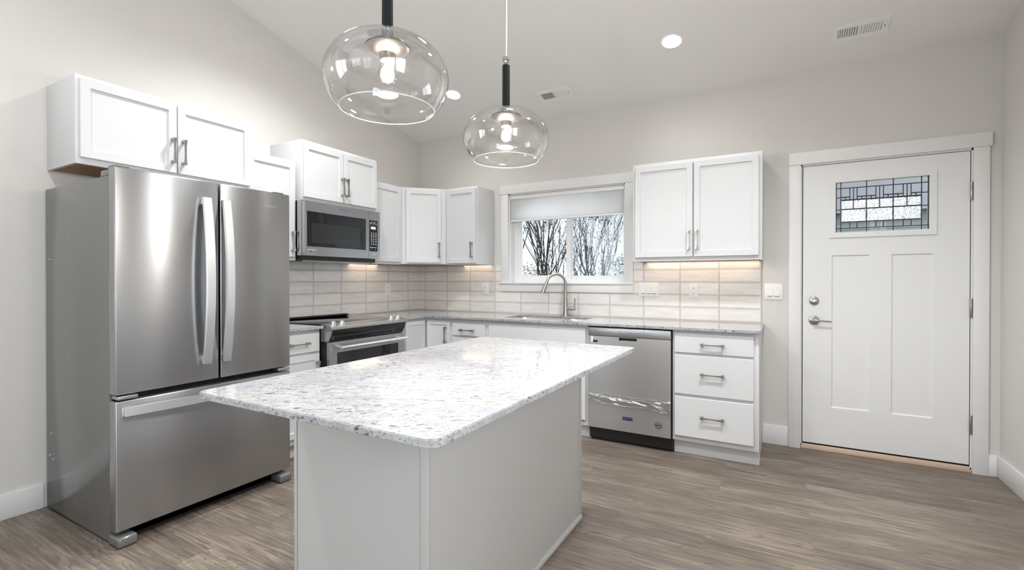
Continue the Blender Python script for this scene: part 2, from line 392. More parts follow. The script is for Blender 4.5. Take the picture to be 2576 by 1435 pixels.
def thing(name, label, cat, loc=(0, 0, 0), group=None, kind=None):
    o = bpy.data.objects.new(name, None); C.objects.link(o); o.location = loc; o.empty_display_size = .05
    return tag(o, label, cat, group, kind)
def tag(o, label=None, cat=None, group=None, kind=None):
    if label: o['label'] = label
    if cat: o['category'] = cat
    if group: o['group'] = group
    if kind: o['kind'] = kind
    return o
def B(*a, **k): return MB().box(*a, **k)
def lab(o, text): o['label'] = text; return o
def text(name, body, size, plane, m, parent, ext=.0008, align='CENTER', spacing=1.0):
    """lettering: plane(x,y,z) maps flat text coordinates to the place"""
    cu = bpy.data.curves.new('t', 'FONT'); cu.body = body; cu.size = size; cu.extrude = ext; cu.align_x = align; cu.align_y = 'CENTER'; cu.space_character = spacing
    cu.resolution_u = 3
    t = bpy.data.objects.new('t', cu); C.objects.link(t)
    dg = bpy.context.evaluated_depsgraph_get(); me = bpy.data.meshes.new_from_object(t.evaluated_get(dg))
    bpy.data.objects.remove(t); bpy.data.curves.remove(cu)
    mb = MB(); mb.bm.from_mesh(me); bpy.data.meshes.remove(me)
    for v in mb.bm.verts: v.co = Vector(plane(*v.co))
    return mb.build(name, m, parent)

def pull(parent, c, T, vertical=True, L=.148, m='nickel', name='handle'):
    """bow-tie bar pull: c = (u, d, z) of its middle on the door face"""
    u, d, z = c; mb = MB(); h = L/2
    def P(a, out): return T(u, d + out, z + a) if vertical else T(u + a, d + out, z)
    pts = [P(-h + .008, .0), P(-h + .008, .016), P(-h + .008, .026)]
    mb.sweep(pts, [(.008, .008), (.007, .007), (.007, .007)], 4, square=True)
    mb.sweep([P(h - .008, .0), P(h - .008, .016), P(h - .008, .026)], [.008, .007, .007], 4, square=True)
    ks = [-1, -.86, -.84, -.5, 0, .5, .84, .86, 1]; rs = [.0075, .0075, .0060, .0042, .0036, .0042, .0060, .0075, .0075]
    mb.sweep([P(k*h, .029) for k in ks], rs, 4, square=True)
    return mb.build(name, m, parent)

# ------------------------------------------------------------------ structure
def st(o, label, cat): return tag(o, label, cat, kind='structure')
st(MB().box(-.2, XR + .2, YR - .2, .2, -.12, 0).build('floor', 'floor'), 'grey-brown wood-look plank floor across the whole room', 'floor')
WT = .15
WX0, WX1, WZ0, WZ1 = 1.161, 2.335, 1.22, 2.095          # kitchen window opening
DX0, DX1, DZ1 = 3.652, 4.602, 2.098                      # entry door opening
st(MB().poly([(0, 0), (DX0, 0), (DX0, DZ1), (DX1, DZ1), (DX1, 0), (XR, 0), (XR, HC(XR, 0) + .05), (0, HC(0, 0) + .05)],
     [[(WX0, WZ0), (WX1, WZ0), (WX1, WZ1), (WX0, WZ1)]], lambda u, v, t: (u, t, v), 0, WT).build('wall_back', 'wall'),
   'greige painted wall with the window and entry door', 'wall')
SW = [(-7.6, .85), (-5.0, .85), (-5.0, 2.6), (-7.6, 2.6)]
st(MB().poly([(WT, 0), (YR - WT, 0), (YR - WT, HC(0, YR) + .02), (RIDGE, HC(0, RIDGE) + .05), (WT, HC(0, WT) + .05)], [SW],
     lambda u, v, t: (t, u, v), -WT, 0).build('wall_left', 'wall'), 'greige painted wall behind the refrigerator and range', 'wall')
st(MB().poly([(WT, 0), (YR - WT, 0), (YR - WT, HC(XR, YR) + .02), (RIDGE, HC(XR, RIDGE) + .05), (WT, HC(XR, WT) + .05)], [[(-5.5, .9), (-3.7, .9), (-3.7, 2.3), (-5.5, 2.3)]],
     lambda u, v, t: (t, u, v), XR, XR + WT).build('wall_right', 'wall'), 'greige painted wall beside the entry door hinges', 'wall')
st(MB().poly([(0, 0), (2.75, 0), (2.75, 2.15), (4.35, 2.15), (4.35, 0), (XR, 0), (XR, HC(XR, YR) + .05), (0, HC(0, YR) + .05)],
     [[(.45, .9), (2.25, .9), (2.25, 2.3), (.45, 2.3)]], lambda u, v, t: (u, t, v), YR - WT, YR).build('wall_front', 'wall'), 'greige wall behind the camera', 'wall')
cl = bmesh.new()
def cslab(y0, y1):
    b = bmesh.new(); vs = []
    for dz in (0, .14):
        for x, y in ((-WT, y0), (XR + WT, y0), (XR + WT, y1), (-WT, y1)): vs.append(b.verts.new((x, y, HC(x, y) + dz)))
    for q in ((0, 1, 2, 3), (4, 5, 6, 7), (0, 1, 5, 4), (1, 2, 6, 5), (2, 3, 7, 6), (3, 0, 4, 7)): b.faces.new([vs[i] for i in q])
    return b
st(MB().merge(cslab(WT, RIDGE)).merge(cslab(RIDGE, YR - WT)).build('ceiling', 'ceil'), 'pale vaulted ceiling sloping up from the window wall', 'ceiling')

def base(name, a, label):
    st(MB().box(*a, bev=.003).build(name, 'trim'), label, 'baseboard')
base('baseboard_left', (0, .014, YR, -3.135, 0, .132), 'white baseboard along the wall in front of the refrigerator side')
base('baseboard_back', (3.402, 3.574, -.014, 0, 0, .145), 'short white baseboard between drawer cabinet and entry door')
base('baseboard_back', (4.678, XR - .014, -.014, 0, 0, .136), 'short white baseboard piece in the corner past the door hinges')
base('baseboard_right', (XR - .014, XR, YR, 0, 0, .136), 'long white baseboard along the wall beside the entry door')

# tile backsplash, set on the walls between counter and upper cabinets
o = MB().poly([(.008, .9145), (3.396, .9145), (3.396, 1.3935), (2.409, 1.3935), (2.409, 1.13), (1.084, 1.13), (1.084, 1.3935), (.008, 1.3935)], [],
     lambda u, v, t: (u, -t, v), .0006, .008).build('tile_backsplash', 'tile_back')
tag(o, 'beige glossy stacked tile backsplash under the window, from corner to light switches', 'backsplash', 'tile backsplashes')
o = MB().poly([(0, .9145), (-2.20, .9145), (-2.20, 1.3935), (0, 1.3935)], [], lambda u, v, t: (t, u, v), .0006, .008).build('tile_backsplash', 'tile_left')
tag(o, 'beige glossy stacked tile backsplash behind the range, under the microwave', 'backsplash', 'tile backsplashes')

# ------------------------------------------------------------------ window
win = thing('window_1', 'white framed sliding window above the sink, bare trees outside', 'window', (1.748, 0, 1.22), kind='structure')
c = MB(); c.box(WX0 - .076, WX0, .0, .019, WZ0, WZ1, TB, .002); c.build('casing', 'trim', win)
c = MB(); c.box(WX1, WX1 + .073, .0, .019, WZ0, WZ1, TB, .002); c.build('casing', 'trim', win)
B(1.072, 2.420, 0, .024, WZ1, 2.182, TB, .002).build('head_casing', 'trim', win)
B(1.066, 2.4145, -.10, .034, 1.206, 1.2215, TB, .003).build('stool', 'trim', win)
B(1.084, 2.409, 0, .019, 1.131, 1.206, TB, .002).build('apron', 'trim', win)
j = MB(); j.box(WX0 - .001, WX0 + .012, .0, .10, WZ0, WZ1); j.box(WX1 - .012, WX1 + .001, .0, .10, WZ0, WZ1); j.box(WX0, WX1, .0, .10, WZ1 - .012, WZ1 + .001)
j.build('jamb', 'trim', win)
fx0, fx1, fz0, fz1 = WX0 + .012, WX1 - .012, 1.2215, WZ1 - .012
Y0 = .085
f = MB(); f.poly([(fx0, fz0), (fx1, fz0), (fx1, fz1), (fx0, fz1)], [[(fx0 + .042, fz0 + .036), (fx1 - .026, fz0 + .036), (fx1 - .026, fz1 - .036), (fx0 + .042, fz1 - .036)]], lambda u, v, t: (u, t, v), Y0, Y0 + .06)
f.build('window_frame', 'vinyl', win)
def sash(name, x0, x1, z0, z1, y0, sl, sr, sb, tinted):
    p = MB().poly([(x0, z0), (x1, z0), (x1, z1), (x0, z1)], [[(x0 + sl, z0 + sb), (x1 - sr, z0 + sb), (x1 - sr, z1 - sb), (x0 + sl, z1 - sb)]], lambda u, v, t: (u, t, v), y0, y0 + .028).build(name, 'vinyl', win)
    MB().box(x0 + sl - .004, x1 - sr + .004, y0 + .010, y0 + .014, z0 + sb - .004, z1 - sb + .004).build('pane', 'glass', p)
    return p
s1 = sash('sash', fx0 + .042, 1.785, fz0 + .036, fz1 - .036, .092, .045, .044, .032, 0)
s2 = sash('sash', 1.735, fx1 - .026, fz0 + .036, fz1 - .036, .124, .052, .012, .028, 1)
MB().box(1.79, fx1 - .026, .150, .151, fz0 + .03, fz1 - .03).build('insect_screen', 'screen', win)
# outside sill closing the wall thickness
B(WX0, WX1, .10, WT, WZ0 - .0, 1.2215).build('outer_sill', 'vinyl', win)

bl = thing('window_blind', 'white pleated cellular blind raised halfway over the sink window', 'blind', (1.748, .03, 1.82))
B(WX0 + .014, WX1 - .014, .006, .046, 2.045, 2.081, bev=.003).build('headrail', 'plate', bl)
def pleats(z0, z1, n, y, amp):
    b = bmesh.new(); rows = []
    k = 2*n
    for i in range(k + 1):
        z = z0 + (z1 - z0)*i/k; yy = y + (amp if i % 2 else 0)
        rows.append([b.verts.new((WX0 + .016, yy, z)), b.verts.new((WX1 - .016, yy, z)), ])
    back = []
    for i in range(k, -1, -1):
        z = z0 + (z1 - z0)*i/k; yy = y + .030 - (amp if i % 2 else 0)
        back.append([b.verts.new((WX0 + .016, yy, z)), b.verts.new((WX1 - .016, yy, z))])
    R = rows + back
    for a, d in zip(R, R[1:] + R[:1]): b.faces.new((a[0], a[1], d[1], d[0]))
    b.faces.new([r[0] for r in R]); b.faces.new([r[1] for r in R][::-1])
    return b
MB().merge(pleats(1.838, 2.045, 17, .011, .006)).build('pleated_fabric', 'blind', bl, sharp=2.0)
B(WX0 + .015, WX1 - .015, .010, .042, 1.822, 1.838, bev=.003).build('bottom_rail', 'plate', bl)

# ------------------------------------------------------------------ entry door
dr = thing('door_1', 'white entry door with leaded glass pane and two tall panels', 'door', (4.127, 0, 0), kind='structure')
B(DX0 - .076, DX0, 0, .019, 0, DZ1, TB, .002).build('casing', 'trim', dr)
B(DX1, DX1 + .076, 0, .019, 0, DZ1, TB, .002).build('casing', 'trim', dr)
B(3.574, 4.688, 0, .026, DZ1, 2.187, TB, .002).build('head_casing', 'trim', dr)
j = MB(); j.box(DX0, DX0 + .0085, 0, .14, .02, DZ1); j.box(DX1 - .0085, DX1, 0, .14, .02, DZ1); j.box(DX0, DX1, 0, .14, DZ1 - .012, DZ1)
j.build('jamb', 'trim', dr)
g = MB(); g.box(DX0 + .008, DX0 + .026, .047, .07, .03, DZ1 - .01); g.box(DX1 - .026, DX1 - .008, .047, .07, .03, DZ1 - .01); g.box(DX0 + .008, DX1 - .008, .047, .07, DZ1 - .028, DZ1 - .010)
g.build('weatherstrip', 'gap', dr)
lab(B(DX0 + .001, DX1 - .001, .0, .14, .0, .036, bev=.002).build('threshold', 'barewood', dr), 'bare wood threshold strip')
lab(B(DX0 + .004, DX1 - .004, .012, .13, .036, .047).build('bottom_gap', 'gap', dr), 'dark gap under the door')
# slab: frame polygon with holes, recessed panels, glass
sx0, sx1, sz0, sz1 = 3.666, 4.588, .050, 2.082
P1 = (3.844, 4.065, .324, 1.425); P2 = (4.187, 4.408, .324, 1.425); GL = (3.866, 4.386, 1.588, 1.946)
def rc(a): return [(a[0], a[2]), (a[1], a[2]), (a[1], a[3]), (a[0], a[3])]
s = MB().poly([(sx0, sz0), (sx1, sz0), (sx1, sz1), (sx0, sz1)], [rc(P1), rc(P2), rc(GL)], lambda u, v, t: (u, t, v), .0, .044)
slab = s.build('door_slab', 'door', dr)
for P in (P1, P2):
    b = bmesh.new(); ins = .007
    o4 = [b.verts.new((x, .0005, z)) for x, z in rc(P)]
    i4 = [b.verts.new((x, .009, z)) for x, z in rc((P[0] + ins, P[1] - ins, P[2] + ins, P[3] - ins))]
    bk = [b.verts.new((x, .040, z)) for x, z in rc(P)]
    for i in range(4):
        k = (i + 1) % 4; b.faces.new((o4[i], o4[k], i4[k], i4[i])); b.faces.new((o4[i], o4[k], bk[k], bk[i]))
    b.faces.new(i4); b.faces.new(bk)
    MB().merge(b).build('door_panel', 'door', dr)
G2 = (3.830, 4.423, 1.551, 1.977)
MB().poly(rc(G2), [rc(GL)], lambda u, v, t: (u, -t, v), .0, .010).build('glass_frame', 'door', dr)
gp = MB().box(GL[0], GL[1], .016, .019, GL[2], GL[3]).build('glass_pane', 'glass', dr)
ca = MB()
def cv(x, z0, z1, w_=.0028): ca.box(x - w_, x + w_, .011, .0225, z0, z1)
def chz(z, x0, x1, w_=.0024): ca.box(x0, x1, .0105, .0225, z - w_, z + w_)
for x in (3.870, 3.898, 4.047, 4.196, 4.347, 4.382): cv(x, GL[2], GL[3], .003)
for z in (1.9045, 1.617): chz(z, GL[0], GL[1])
for z, w_ in ((1.819, .004), (1.753, .003), (1.661, .003)): chz(z, 3.898, 4.347, w_)
for x0, x1 in ((3.898, 3.952), (3.993, 4.101), (4.142, 4.249), (4.292, 4.347)): chz(1.840, x0, x1, .003)
for z in (1.838, 1.750): chz(z, GL[0], 3.898); chz(z, 4.347, GL[1])
for x in (3.972, 4.121, 4.271):
    cv(x, 1.753, 1.9045); cv(x - .021, 1.819, 1.9045); cv(x + .021, 1.819, 1.9045); cv(x - .021, 1.617, 1.661, .003); cv(x + .021, 1.617, 1.661, .003)
for x in (3.925, 4.020, 4.074, 4.168, 4.222, 4.318): cv(x, 1.819, 1.840, .003)
ca.build('lead_came', 'lead', gp)
for a in ((3.903, 3.968, 1.758, 1.813), (3.976, 4.042, 1.758, 1.813), (4.052, 4.117, 1.758, 1.813), (4.125, 4.191, 1.758, 1.813), (4.201, 4.267, 1.758, 1.813), (4.275, 4.342, 1.758, 1.813),
          (3.903, 4.042, 1.666, 1.748), (4.052, 4.191, 1.666, 1.748), (4.201, 4.342, 1.666, 1.748)):
    lab(MB().box(a[0], a[1], .012, .0155, a[2], a[3]).build('textured_pane', 'pebble', gp), 'pebbled clear glass piece')
# hardware
def knob_rose(name, x, z, r=.033):
    return MB().lathe([(0, .0), (r, .0), (r, -.006), (r*.93, -.012), (r*.55, -.017), (0, -.017)], (x, 0, z), 28, 'y').build(name, 'nickel', dr)
k = knob_rose('deadbolt', 3.736, 1.096, .031)
MB().sweep([(3.722, -.026, 1.089), (3.736, -.026, 1.096), (3.750, -.026, 1.103)], [(.009, .004), (.011, .005), (.009, .004)], 8, up=(0, 0, 1)).sweep([(3.736, -.015, 1.096), (3.736, -.030, 1.096)], .008).build('thumb_turn', 'chrome', k)
k = knob_rose('lever_handle', 3.737, .952, .033)
MB().sweep([(3.737, -.012, .952), (3.737, -.030, .952)], [.014, .012], 14).sweep([(3.730, -.040, .953), (3.745, -.042, .953), (3.775, -.044, .951), (3.842, -.043, .948)], [(.009, .008), (.010, .009), (.006, .006), (.0055, .005)], 12).build('lever', 'nickel', k)
for z0, z1 in ((1.768, 1.877), (1.012, 1.124), (.257, .368)):
    h = MB(); h.box(4.589, 4.612, -.0015, .004, z0, z1)
    h.lathe([(.006, z0 - .004), (.0075, z0), (.0075, z1), (.006, z1 + .004)], (4.594, -.006, 0), 10)
    h.build('hinge', 'nickel', dr)
h = MB(); h.box(3.655, 3.667, .006, .03, .90, 1.0); h.box(3.655, 3.667, .006, .03, 1.06, 1.13); h.build('strike_plate', 'gasket', dr)

# ------------------------------------------------------------------ outlets and switches
def plate(x0, x1, z0, z1, kind, label, group, T=TB, d=.0082):
    n = {'outlet': 'wall_outlet'}.get(kind, 'light_switch')
    t = thing(n, label, 'outlet' if kind == 'outlet' else 'light switch', T((x0 + x1)/2, d, z0), group)
    B(x0, x1, d, d + .006, z0, z1, T, .002).build('cover_plate', 'plate', t)
    um, zm = (x0 + x1)/2, (z0 + z1)/2
    if kind == 'outlet':
        for s in (-1, 1):
            f = MB().poly([(um + .0165*math.cos(a), zm + s*.020 + .0145*math.sin(a)) for a in [2*PI*i/16 for i in range(16)]], [], lambda u, v, w_: T(u, w_, v), d + .006, d + .0085).build('socket_face', 'plate', t)
            q = MB(); zc = zm + s*.020
            q.box(um - .0075, um - .0050, d + .0083, d + .0091, zc - .002, zc + .007, T); q.box(um + .0050, um + .0075, d + .0083, d + .0091, zc - .002, zc + .006, T)
            q.box(um - .0025, um + .0025, d + .0083, d + .0091, zc - .0105, zc - .0055, T); q.build('slots', 'slot', f)
    else:
        for i in range(kind):
            uc = um + (i - (kind - 1)/2)*.046
            b = bmesh.new(); vs = [b.verts.new(T(uc + du*.0165, dd, zm + dz)) for du in (-1, 1) for dd, dz in ((d + .0055, -.033), (d + .0125, -.033), (d + .0075, .033), (d + .0055, .033))]
            for q in ((0, 1, 2, 3), (4, 5, 6, 7), (0, 1, 5, 4), (1, 2, 6, 5), (2, 3, 7, 6), (3, 0, 4, 7)): b.faces.new([vs[q_] for q_ in q])
            MB().merge(b).build('rocker', 'plate', t)
            q = B(uc - .0165, uc + .0165, d + .0055, d + .0075, zm - .037, zm - .0335, T).build('rocker_gap', 'slot', t)
    return t
plate(.863, .935, 1.094, 1.211, 'outlet', 'white outlet on the tile beside the window trim, near the corner', 'wall outlets')
plate(2.867, 2.940, 1.097, 1.216, 'outlet', 'white outlet on the tile under the large two-door cabinet', 'wall outlets')
plate(-.520, -.446, 1.084, 1.207, 'outlet', 'white outlet on the tile beside the range', 'wall outlets', TL)
plate(2.458, 2.626, 1.105, 1.224, 3, 'white triple rocker switch on the tile beside the window', 'light switches')
plate(3.414, 3.536, 1.097, 1.219, 2, 'white double rocker switch on the painted wall by the door', 'light switches', TB, .0002)

# ------------------------------------------------------------------ upper cabinets
UB = 1.395; GU = 'white upper cabinets on the walls'
def upper(T, u0, u1, d, z0, z1, doors, label, ref, handles):
    t = thing('upper_cabinet', label, 'cabinet', ref, GU)
    fr = .019
    b = MB(); b.box(u0, u1, .0005, d, z0 + .006, z1, T, .0015); b.build('cabinet_body', 'cab', t)
    f = MB(); f.box(u0 + .001, u1 - .001, d - fr, d - .0005, z0, z0 + .0062, T); f.box(u0, u0 + .016, .0005, d - fr, z0, z0 + .0062, T); f.box(u1 - .016, u1, .0005, d - fr, z0, z0 + .0062, T)
    f.build('bottom_edge', 'cab', t)
    lab(B(u0 + .016, u1 - .016, .0005, d - fr, z0 + .002, z0 + .006, T).build('underside', 'wood', t), 'natural plywood underside')
    for i, (a, b_, c0, c1) in enumerate(doors):
        dd = MB().shaker(a, b_, c0, c1, d + .001, d + .021, T).build('door', 'cab', t)
        if handles[i]: pull(dd, (handles[i][0], d + .021, handles[i][1]), T)
    return t
upper(TL, -3.111, -2.172, .362, 1.854, 2.315, [(-3.096, -2.640, 1.885, 2.295), (-2.635, -2.183, 1.885, 2.295)],
      'short wide two-door white upper cabinet mounted above the refrigerator', (0, -2.64, 1.854), [(-2.665, 2.014), (-2.607, 2.014)])
upper(TL, -2.171, -1.781, .308, UB, 2.147, [(-2.165, -1.800, 1.421, 2.130)],
      'narrow white upper cabinet squeezed between refrigerator and microwave', (0, -1.97, UB), [(-1.826, 1.538)])
upper(TL, -1.780, -1.008, .372, 1.852, 2.312, [(-1.768, -1.391, 1.877, 2.288), (-1.386, -1.020, 1.877, 2.288)],
      'two-door white upper cabinet directly above the microwave', (0, -1.39, 1.852), [(-1.412, 2.004), (-1.364, 2.004)])
upper(TL, -1.007, -.6195, .308, UB, 2.147, [(-.996, -.633, 1.417, 2.130)],
      'white upper cabinet just past the microwave, its handle hidden', (0, -.81, UB), [(-.970, 1.536)])
upper(TB, .6195, .990, .3077, UB, 2.147, [(.637, .981, 1.407, 2.128)],
      'single-door white upper cabinet beside the window, next to the corner cabinet', (.80, 0, UB), [(.945, 1.534)])
upper(TB, 2.484, 3.408, .3046, UB, 2.168, [(2.506, 2.942, 1.424, 2.143), (2.949, 3.387, 1.424, 2.143)],
      'tall two-door white upper cabinet between the window and entry door', (2.946, 0, UB), [(2.913, 1.550), (2.971, 1.550)])
t = thing('upper_cabinet', 'white corner upper cabinet with one diagonal door', 'cabinet', (.3, -.3, UB), GU)
pg = [(.0005, -.0005), (.6188, -.0005), (.6188, -.3077), (.3077, -.6188), (.0005, -.6188)]
MB().poly(pg, [], TI, UB + .006, 2.147).build('cabinet_body', 'cab', t)
lab(MB().poly([(.012, -.012), (.60, -.012), (.60, -.295), (.295, -.60), (.012, -.60)], [], TI, UB + .001, UB + .006).build('underside', 'wood', t), 'natural plywood underside')
d = MB().shaker(.050, .388, 1.414, 2.130, .001, .021, TD).build('door', 'cab', t)
pull(d, (.366, .021, 1.538), TD)

# ------------------------------------------------------------------ base cabinets
GB = 'white base cabinets under the granite'
CT0, CT1 = .894, .914
def basecab(T, u0, u1, fronts, label, ref, hollow=False, end=None):
    """fronts: (u0,u1,z0,z1,style,handles) with style 'slab'/'shaker', handles list of (u,z,vertical)"""
    t = thing('base_cabinet', label, 'cabinet', ref, GB)
    b = MB()
    if not hollow: b.box(u0, u1, .0005, .592, .105, CT0 - .0005, T, .001)
    else:
        for q in ((u0, u0 + .017, .0005, .573, .105), (u1 - .017, u1, .0005, .573, .105), (u0 + .017, u1 - .017, .0005, .573, .105)):
            b.box(q[0], q[1], q[2], q[3], .105, .122 if q[1] - q[0] > .1 else CT0 - .003, T)
        b.poly([(u0, .105), (u1, .105), (u1, CT0 - .003), (u0, CT0 - .003)], [[(u0 + .035, .135), (u1 - .035, .135), (u1 - .035, .85), (u0 + .035, .85)]], lambda u, v, w_: T(u, w_, v), .573, .592)
    b.build('cabinet_body', 'cab', t)
    B(u0, u1, .0005, .536, 0, .105, T).build('toe_kick', 'cab', t)
    if end is not None:
        B(*sorted((end, end + .006)), .0005, .592, .105, CT0 - .0005, T).box(*sorted((end, end + .006)), .0005, .5365, 0, .106, T).build('end_panel', 'cab', t)
    for (a, b_, z0, z1, sty, hs) in fronts:
        mb = MB()
        if sty == 'shaker': mb.shaker(a, b_, z0, z1, .593, .613, T)
        else: mb.box(a, b_, .593, .613, z0, z1, T, .0025, 1)
        o = mb.build({'shaker': 'door', 'slab': 'drawer', 'blank': 'front_panel'}[sty], 'cab', t)
        for (hu, hz, ver) in hs: pull(o, (hu, .613, hz), T, ver)
    return t
basecab(TL, -2.215, -1.796, [(-2.200, -1.810, .733, .868, 'slab', [(-1.985, .800, False)]), (-2.200, -1.810, .148, .716, 'shaker', [(-1.836, .590, True)])],
        'narrow white base cabinet with one drawer, between refrigerator and range', (.3, -2.0, 0))
basecab(TB, .897, 1.287, [(.916, 1.270, .744, .862, 'slab', [(1.085, .797, False)]), (.916, 1.270, .148, .728, 'shaker', [(1.238, .60, True)])],
        'white base cabinet with one small drawer, next to the corner cabinet', (1.09, -.3, 0))
basecab(TB, 1.2875, 2.216, [(1.305, 2.197, .742, .868, 'blank', []), (1.305, 1.748, .148, .724, 'shaker', [(1.715, .60, True)]), (1.753, 2.197, .148, .724, 'shaker', [(1.786, .60, True)])],
        'wide white sink base cabinet with a plain false drawer front', (1.75, -.3, 0), hollow=True)
basecab(TB, 2.851, 3.395, [(2.866, 3.371, .735, .872, 'slab', [(3.117, .799, False)]), (2.866, 3.371, .443, .719, 'slab', [(3.117, .592, False)]), (2.866, 3.371, .144, .422, 'slab', [(3.117, .293, False)])],
        'white three-drawer base cabinet at the end of the counter by the door', (3.12, -.3, 0), end=3.395)
t = thing('base_cabinet', 'white corner base cabinet with two doors meeting in the inside corner', 'cabinet', (.3, -.3, 0), GB)
MB().poly([(.0005, -.0005), (.8965, -.0005), (.8965, -.592), (.592, -.592), (.592, -.986), (.0005, -.986)], [], TI, .105, CT0 - .0005).build('cabinet_body', 'cab', t)
MB().poly([(.0005, -.0005), (.8965, -.0005), (.8965, -.536), (.536, -.536), (.536, -.986), (.0005, -.986)], [], TI, 0, .105).build('toe_kick', 'cab', t)
MB().shaker(-.890, -.622, .148, .868, .593, .613, TL, .052).build('door', 'cab', t)
o = MB().shaker(.622, .884, .148, .868, .593, .613, TB, .045).build('door', 'cab', t)
pull(o, (.850, .613, .742), TB)

# ------------------------------------------------------------------ counters
def rrect(x0, x1, y0, y1, r, n=6):
    if not isinstance(r, (list, tuple)): r = [r]*4
    out = []
    for (cx, cy, a0, rr) in ((x1 - r[0], y1 - r[0], 0, r[0]), (x0 + r[1], y1 - r[1], 90, r[1]), (x0 + r[2], y0 + r[2], 180, r[2]), (x1 - r[3], y0 + r[3], 270, r[3])):
        if rr < 1e-5: out.append((cx, cy)); continue
        for i in range(n + 1):
            a = math.radians(a0 + 90*i/n); out.append((cx + rr*math.cos(a), cy + rr*math.sin(a)))
    return out
def slab_counter(outer, holes, name, label, group='granite countertops'):
    mb = MB(); b = bmesh.new()
    mb.poly(outer, holes, TI, CT0, CT1)
    es = [e for e in mb.bm.edges if len(e.link_faces) == 2 and e.calc_face_angle(0) > 1.0 and all(abs(v.co.z - e.verts[0].co.z) < 1e-5 for v in e.verts)]
    bmesh.ops.bevel(mb.bm, geom=es, offset=.0025, segments=2, affect='EDGES'); b.free()
    return tag(mb.build(name, 'granite'), label, 'countertop', group)
SK = (1.385, 2.100, -.505, -.125)
main = [(.0005, -.0005), (3.412, -.0005)] + [(3.412 - .022 + .022*math.cos(a), -.640 + .022 + .022*math.sin(a)) for a in [-PI/2*i/5 for i in range(6)]] + [(.640, -.640), (.640, -.985), (.0005, -.985)]
slab_counter(main, [rrect(*SK, .05)], 'granite_countertop', 'speckled granite countertop running under the window to the corner')
slab_counter([(.0005, -2.218), (.640, -2.218), (.640, -1.795), (.0005, -1.795)], [], 'granite_countertop', 'small speckled granite countertop piece between refrigerator and range')
slab_counter(rrect(1.985, 2.897, -3.374, -1.772, .032), [], 'granite_countertop', 'large white granite countertop on the kitchen island')

# ------------------------------------------------------------------ sink and faucet
sk = thing('kitchen_sink', 'undermount stainless double-bowl sink below the faucet', 'sink', (1.74, -.31, .70))
def bowl(x0, x1, y0, y1, zb):
    b = bmesh.new(); R = []
    for ins, z, r in ((0, .8935, .05), (.004, .88, .05), (.012, zb + .03, .05), (.035, zb, .05)):
        R.append([b.verts.new((x, y, z)) for x, y in rrect(x0 + ins, x1 - ins, y0 + ins, y1 - ins, r)])
    for a, d in zip(R, R[1:]):
        for i in range(len(a)): b.faces.new((a[i], a[(i + 1) % len(a)], d[(i + 1) % len(a)], d[i]))
    b.faces.new(R[-1])
    return b
for x0, x1 in ((1.380, 1.845), (1.870, 2.105)):
    o = MB().merge(bowl(x0, x1, -.51, -.12, .70)).build('bowl', 'bright', sk)
    MB().lathe([(0, .7005), (.045, .7005), (.045, .703), (.03, .7035), (0, .702)], ((x0 + x1)/2, -.30, 0), 20).build('drain', 'chrome', o)
MB().poly([(1.36, -.53), (2.125, -.53), (2.125, -.10), (1.36, -.10)], [rrect(1.380, 1.845, -.51, -.12, .05), rrect(1.870, 2.105, -.51, -.12, .05)], TI, .8915, .8938).build('rim', 'bright', sk)
fa = thing('kitchen_faucet', 'brushed nickel gooseneck pull-down faucet behind the sink', 'faucet', (1.800, -.066, CT1))
fxx, fy = 1.800, -.066
MB().lathe([(0, CT1), (.029, CT1), (.028, .918), (.0255, .930), (.0235, .96), (.021, 1.00), (.0175, 1.06), (.0145, 1.12), (.0130, 1.15), (0, 1.15)], (fxx, fy, 0), 28).build('faucet_body', 'nickel', fa)
r = .090; dxy = Vector((-.75, -.66, 0)).normalized()
pts = [(fxx, fy, 1.14), (fxx, fy, 1.20)] + [tuple(Vector((fxx, fy, 1.208 + r*math.sin(a))) + dxy*(r - r*math.cos(a))) for a in [math.radians(k) for k in range(0, 166, 15)]]
e = Vector(pts[-1]); dirn = (e - Vector(pts[-2])).normalized()
MB().sweep(pts + [tuple(e + dirn*.012)], .0125, 14).build('gooseneck_spout', 'nickel', fa)
q = e + dirn*.010
MB().sweep([tuple(q + dirn*k) for k in (0, .008, .012, .05, .095, .102)], [.0135, .0150, .0150, .0165, .0205, .0195], 16).sweep([tuple(q + dirn*.03 + dxy*-.015), tuple(q + dirn*.055 + dxy*-.017)], .006, 8).build('spray_head', 'nickel', fa)
hd = MB().sweep([(fxx + .005, fy, .985), (fxx + .05, fy, .985), (fxx + .092, fy, .985), (fxx + .096, fy, .985)], [.0145, .0145, .0145, .012], 16, up=(0, 0, 1)).build('valve_hub', 'nickel', fa)
MB().sweep([(fxx + .085, fy, .99), (fxx + .088, fy, 1.03), (fxx + .092, fy, 1.078)], [.0045, .005, .006], 10, up=(0, 1, 0)).build('lever', 'nickel', hd)

# ------------------------------------------------------------------ dishwasher
dw = thing('dishwasher', 'stainless steel dishwasher with black toe panel between sink cabinet and drawers', 'dishwasher', (2.537, -.3, 0))
B(2.220, 2.847, .01, .575, .02, .884, TB).build('tub', 'black', dw)
B(2.222, 2.846, .02, .540, 0, .110, TB).build('toe_panel', 'black', dw)
dp = MB().poly([(2.229, .113), (2.842, .113), (2.842, .817), (2.229, .817)], [[(2.466, .788), (2.600, .788), (2.600, .8135), (2.466, .8135)]], lambda u, v, w_: TB(u, w_, v), .576, .622).build('door_panel', 'steel_soft', dw)
B(2.464, 2.602, .577, .606, .786, .8155, TB).build('handle_recess', 'black', dp)
B(2.467, 2.599, .606, .623, .7875, .7905, TB, .001).build('handle_lip', 'bright', dp)
cp = B(2.229, 2.842, .576, .625, .8195, .882, TB, .003).build('control_strip', 'steel_plain', dw)
rnd = random.Random(5)
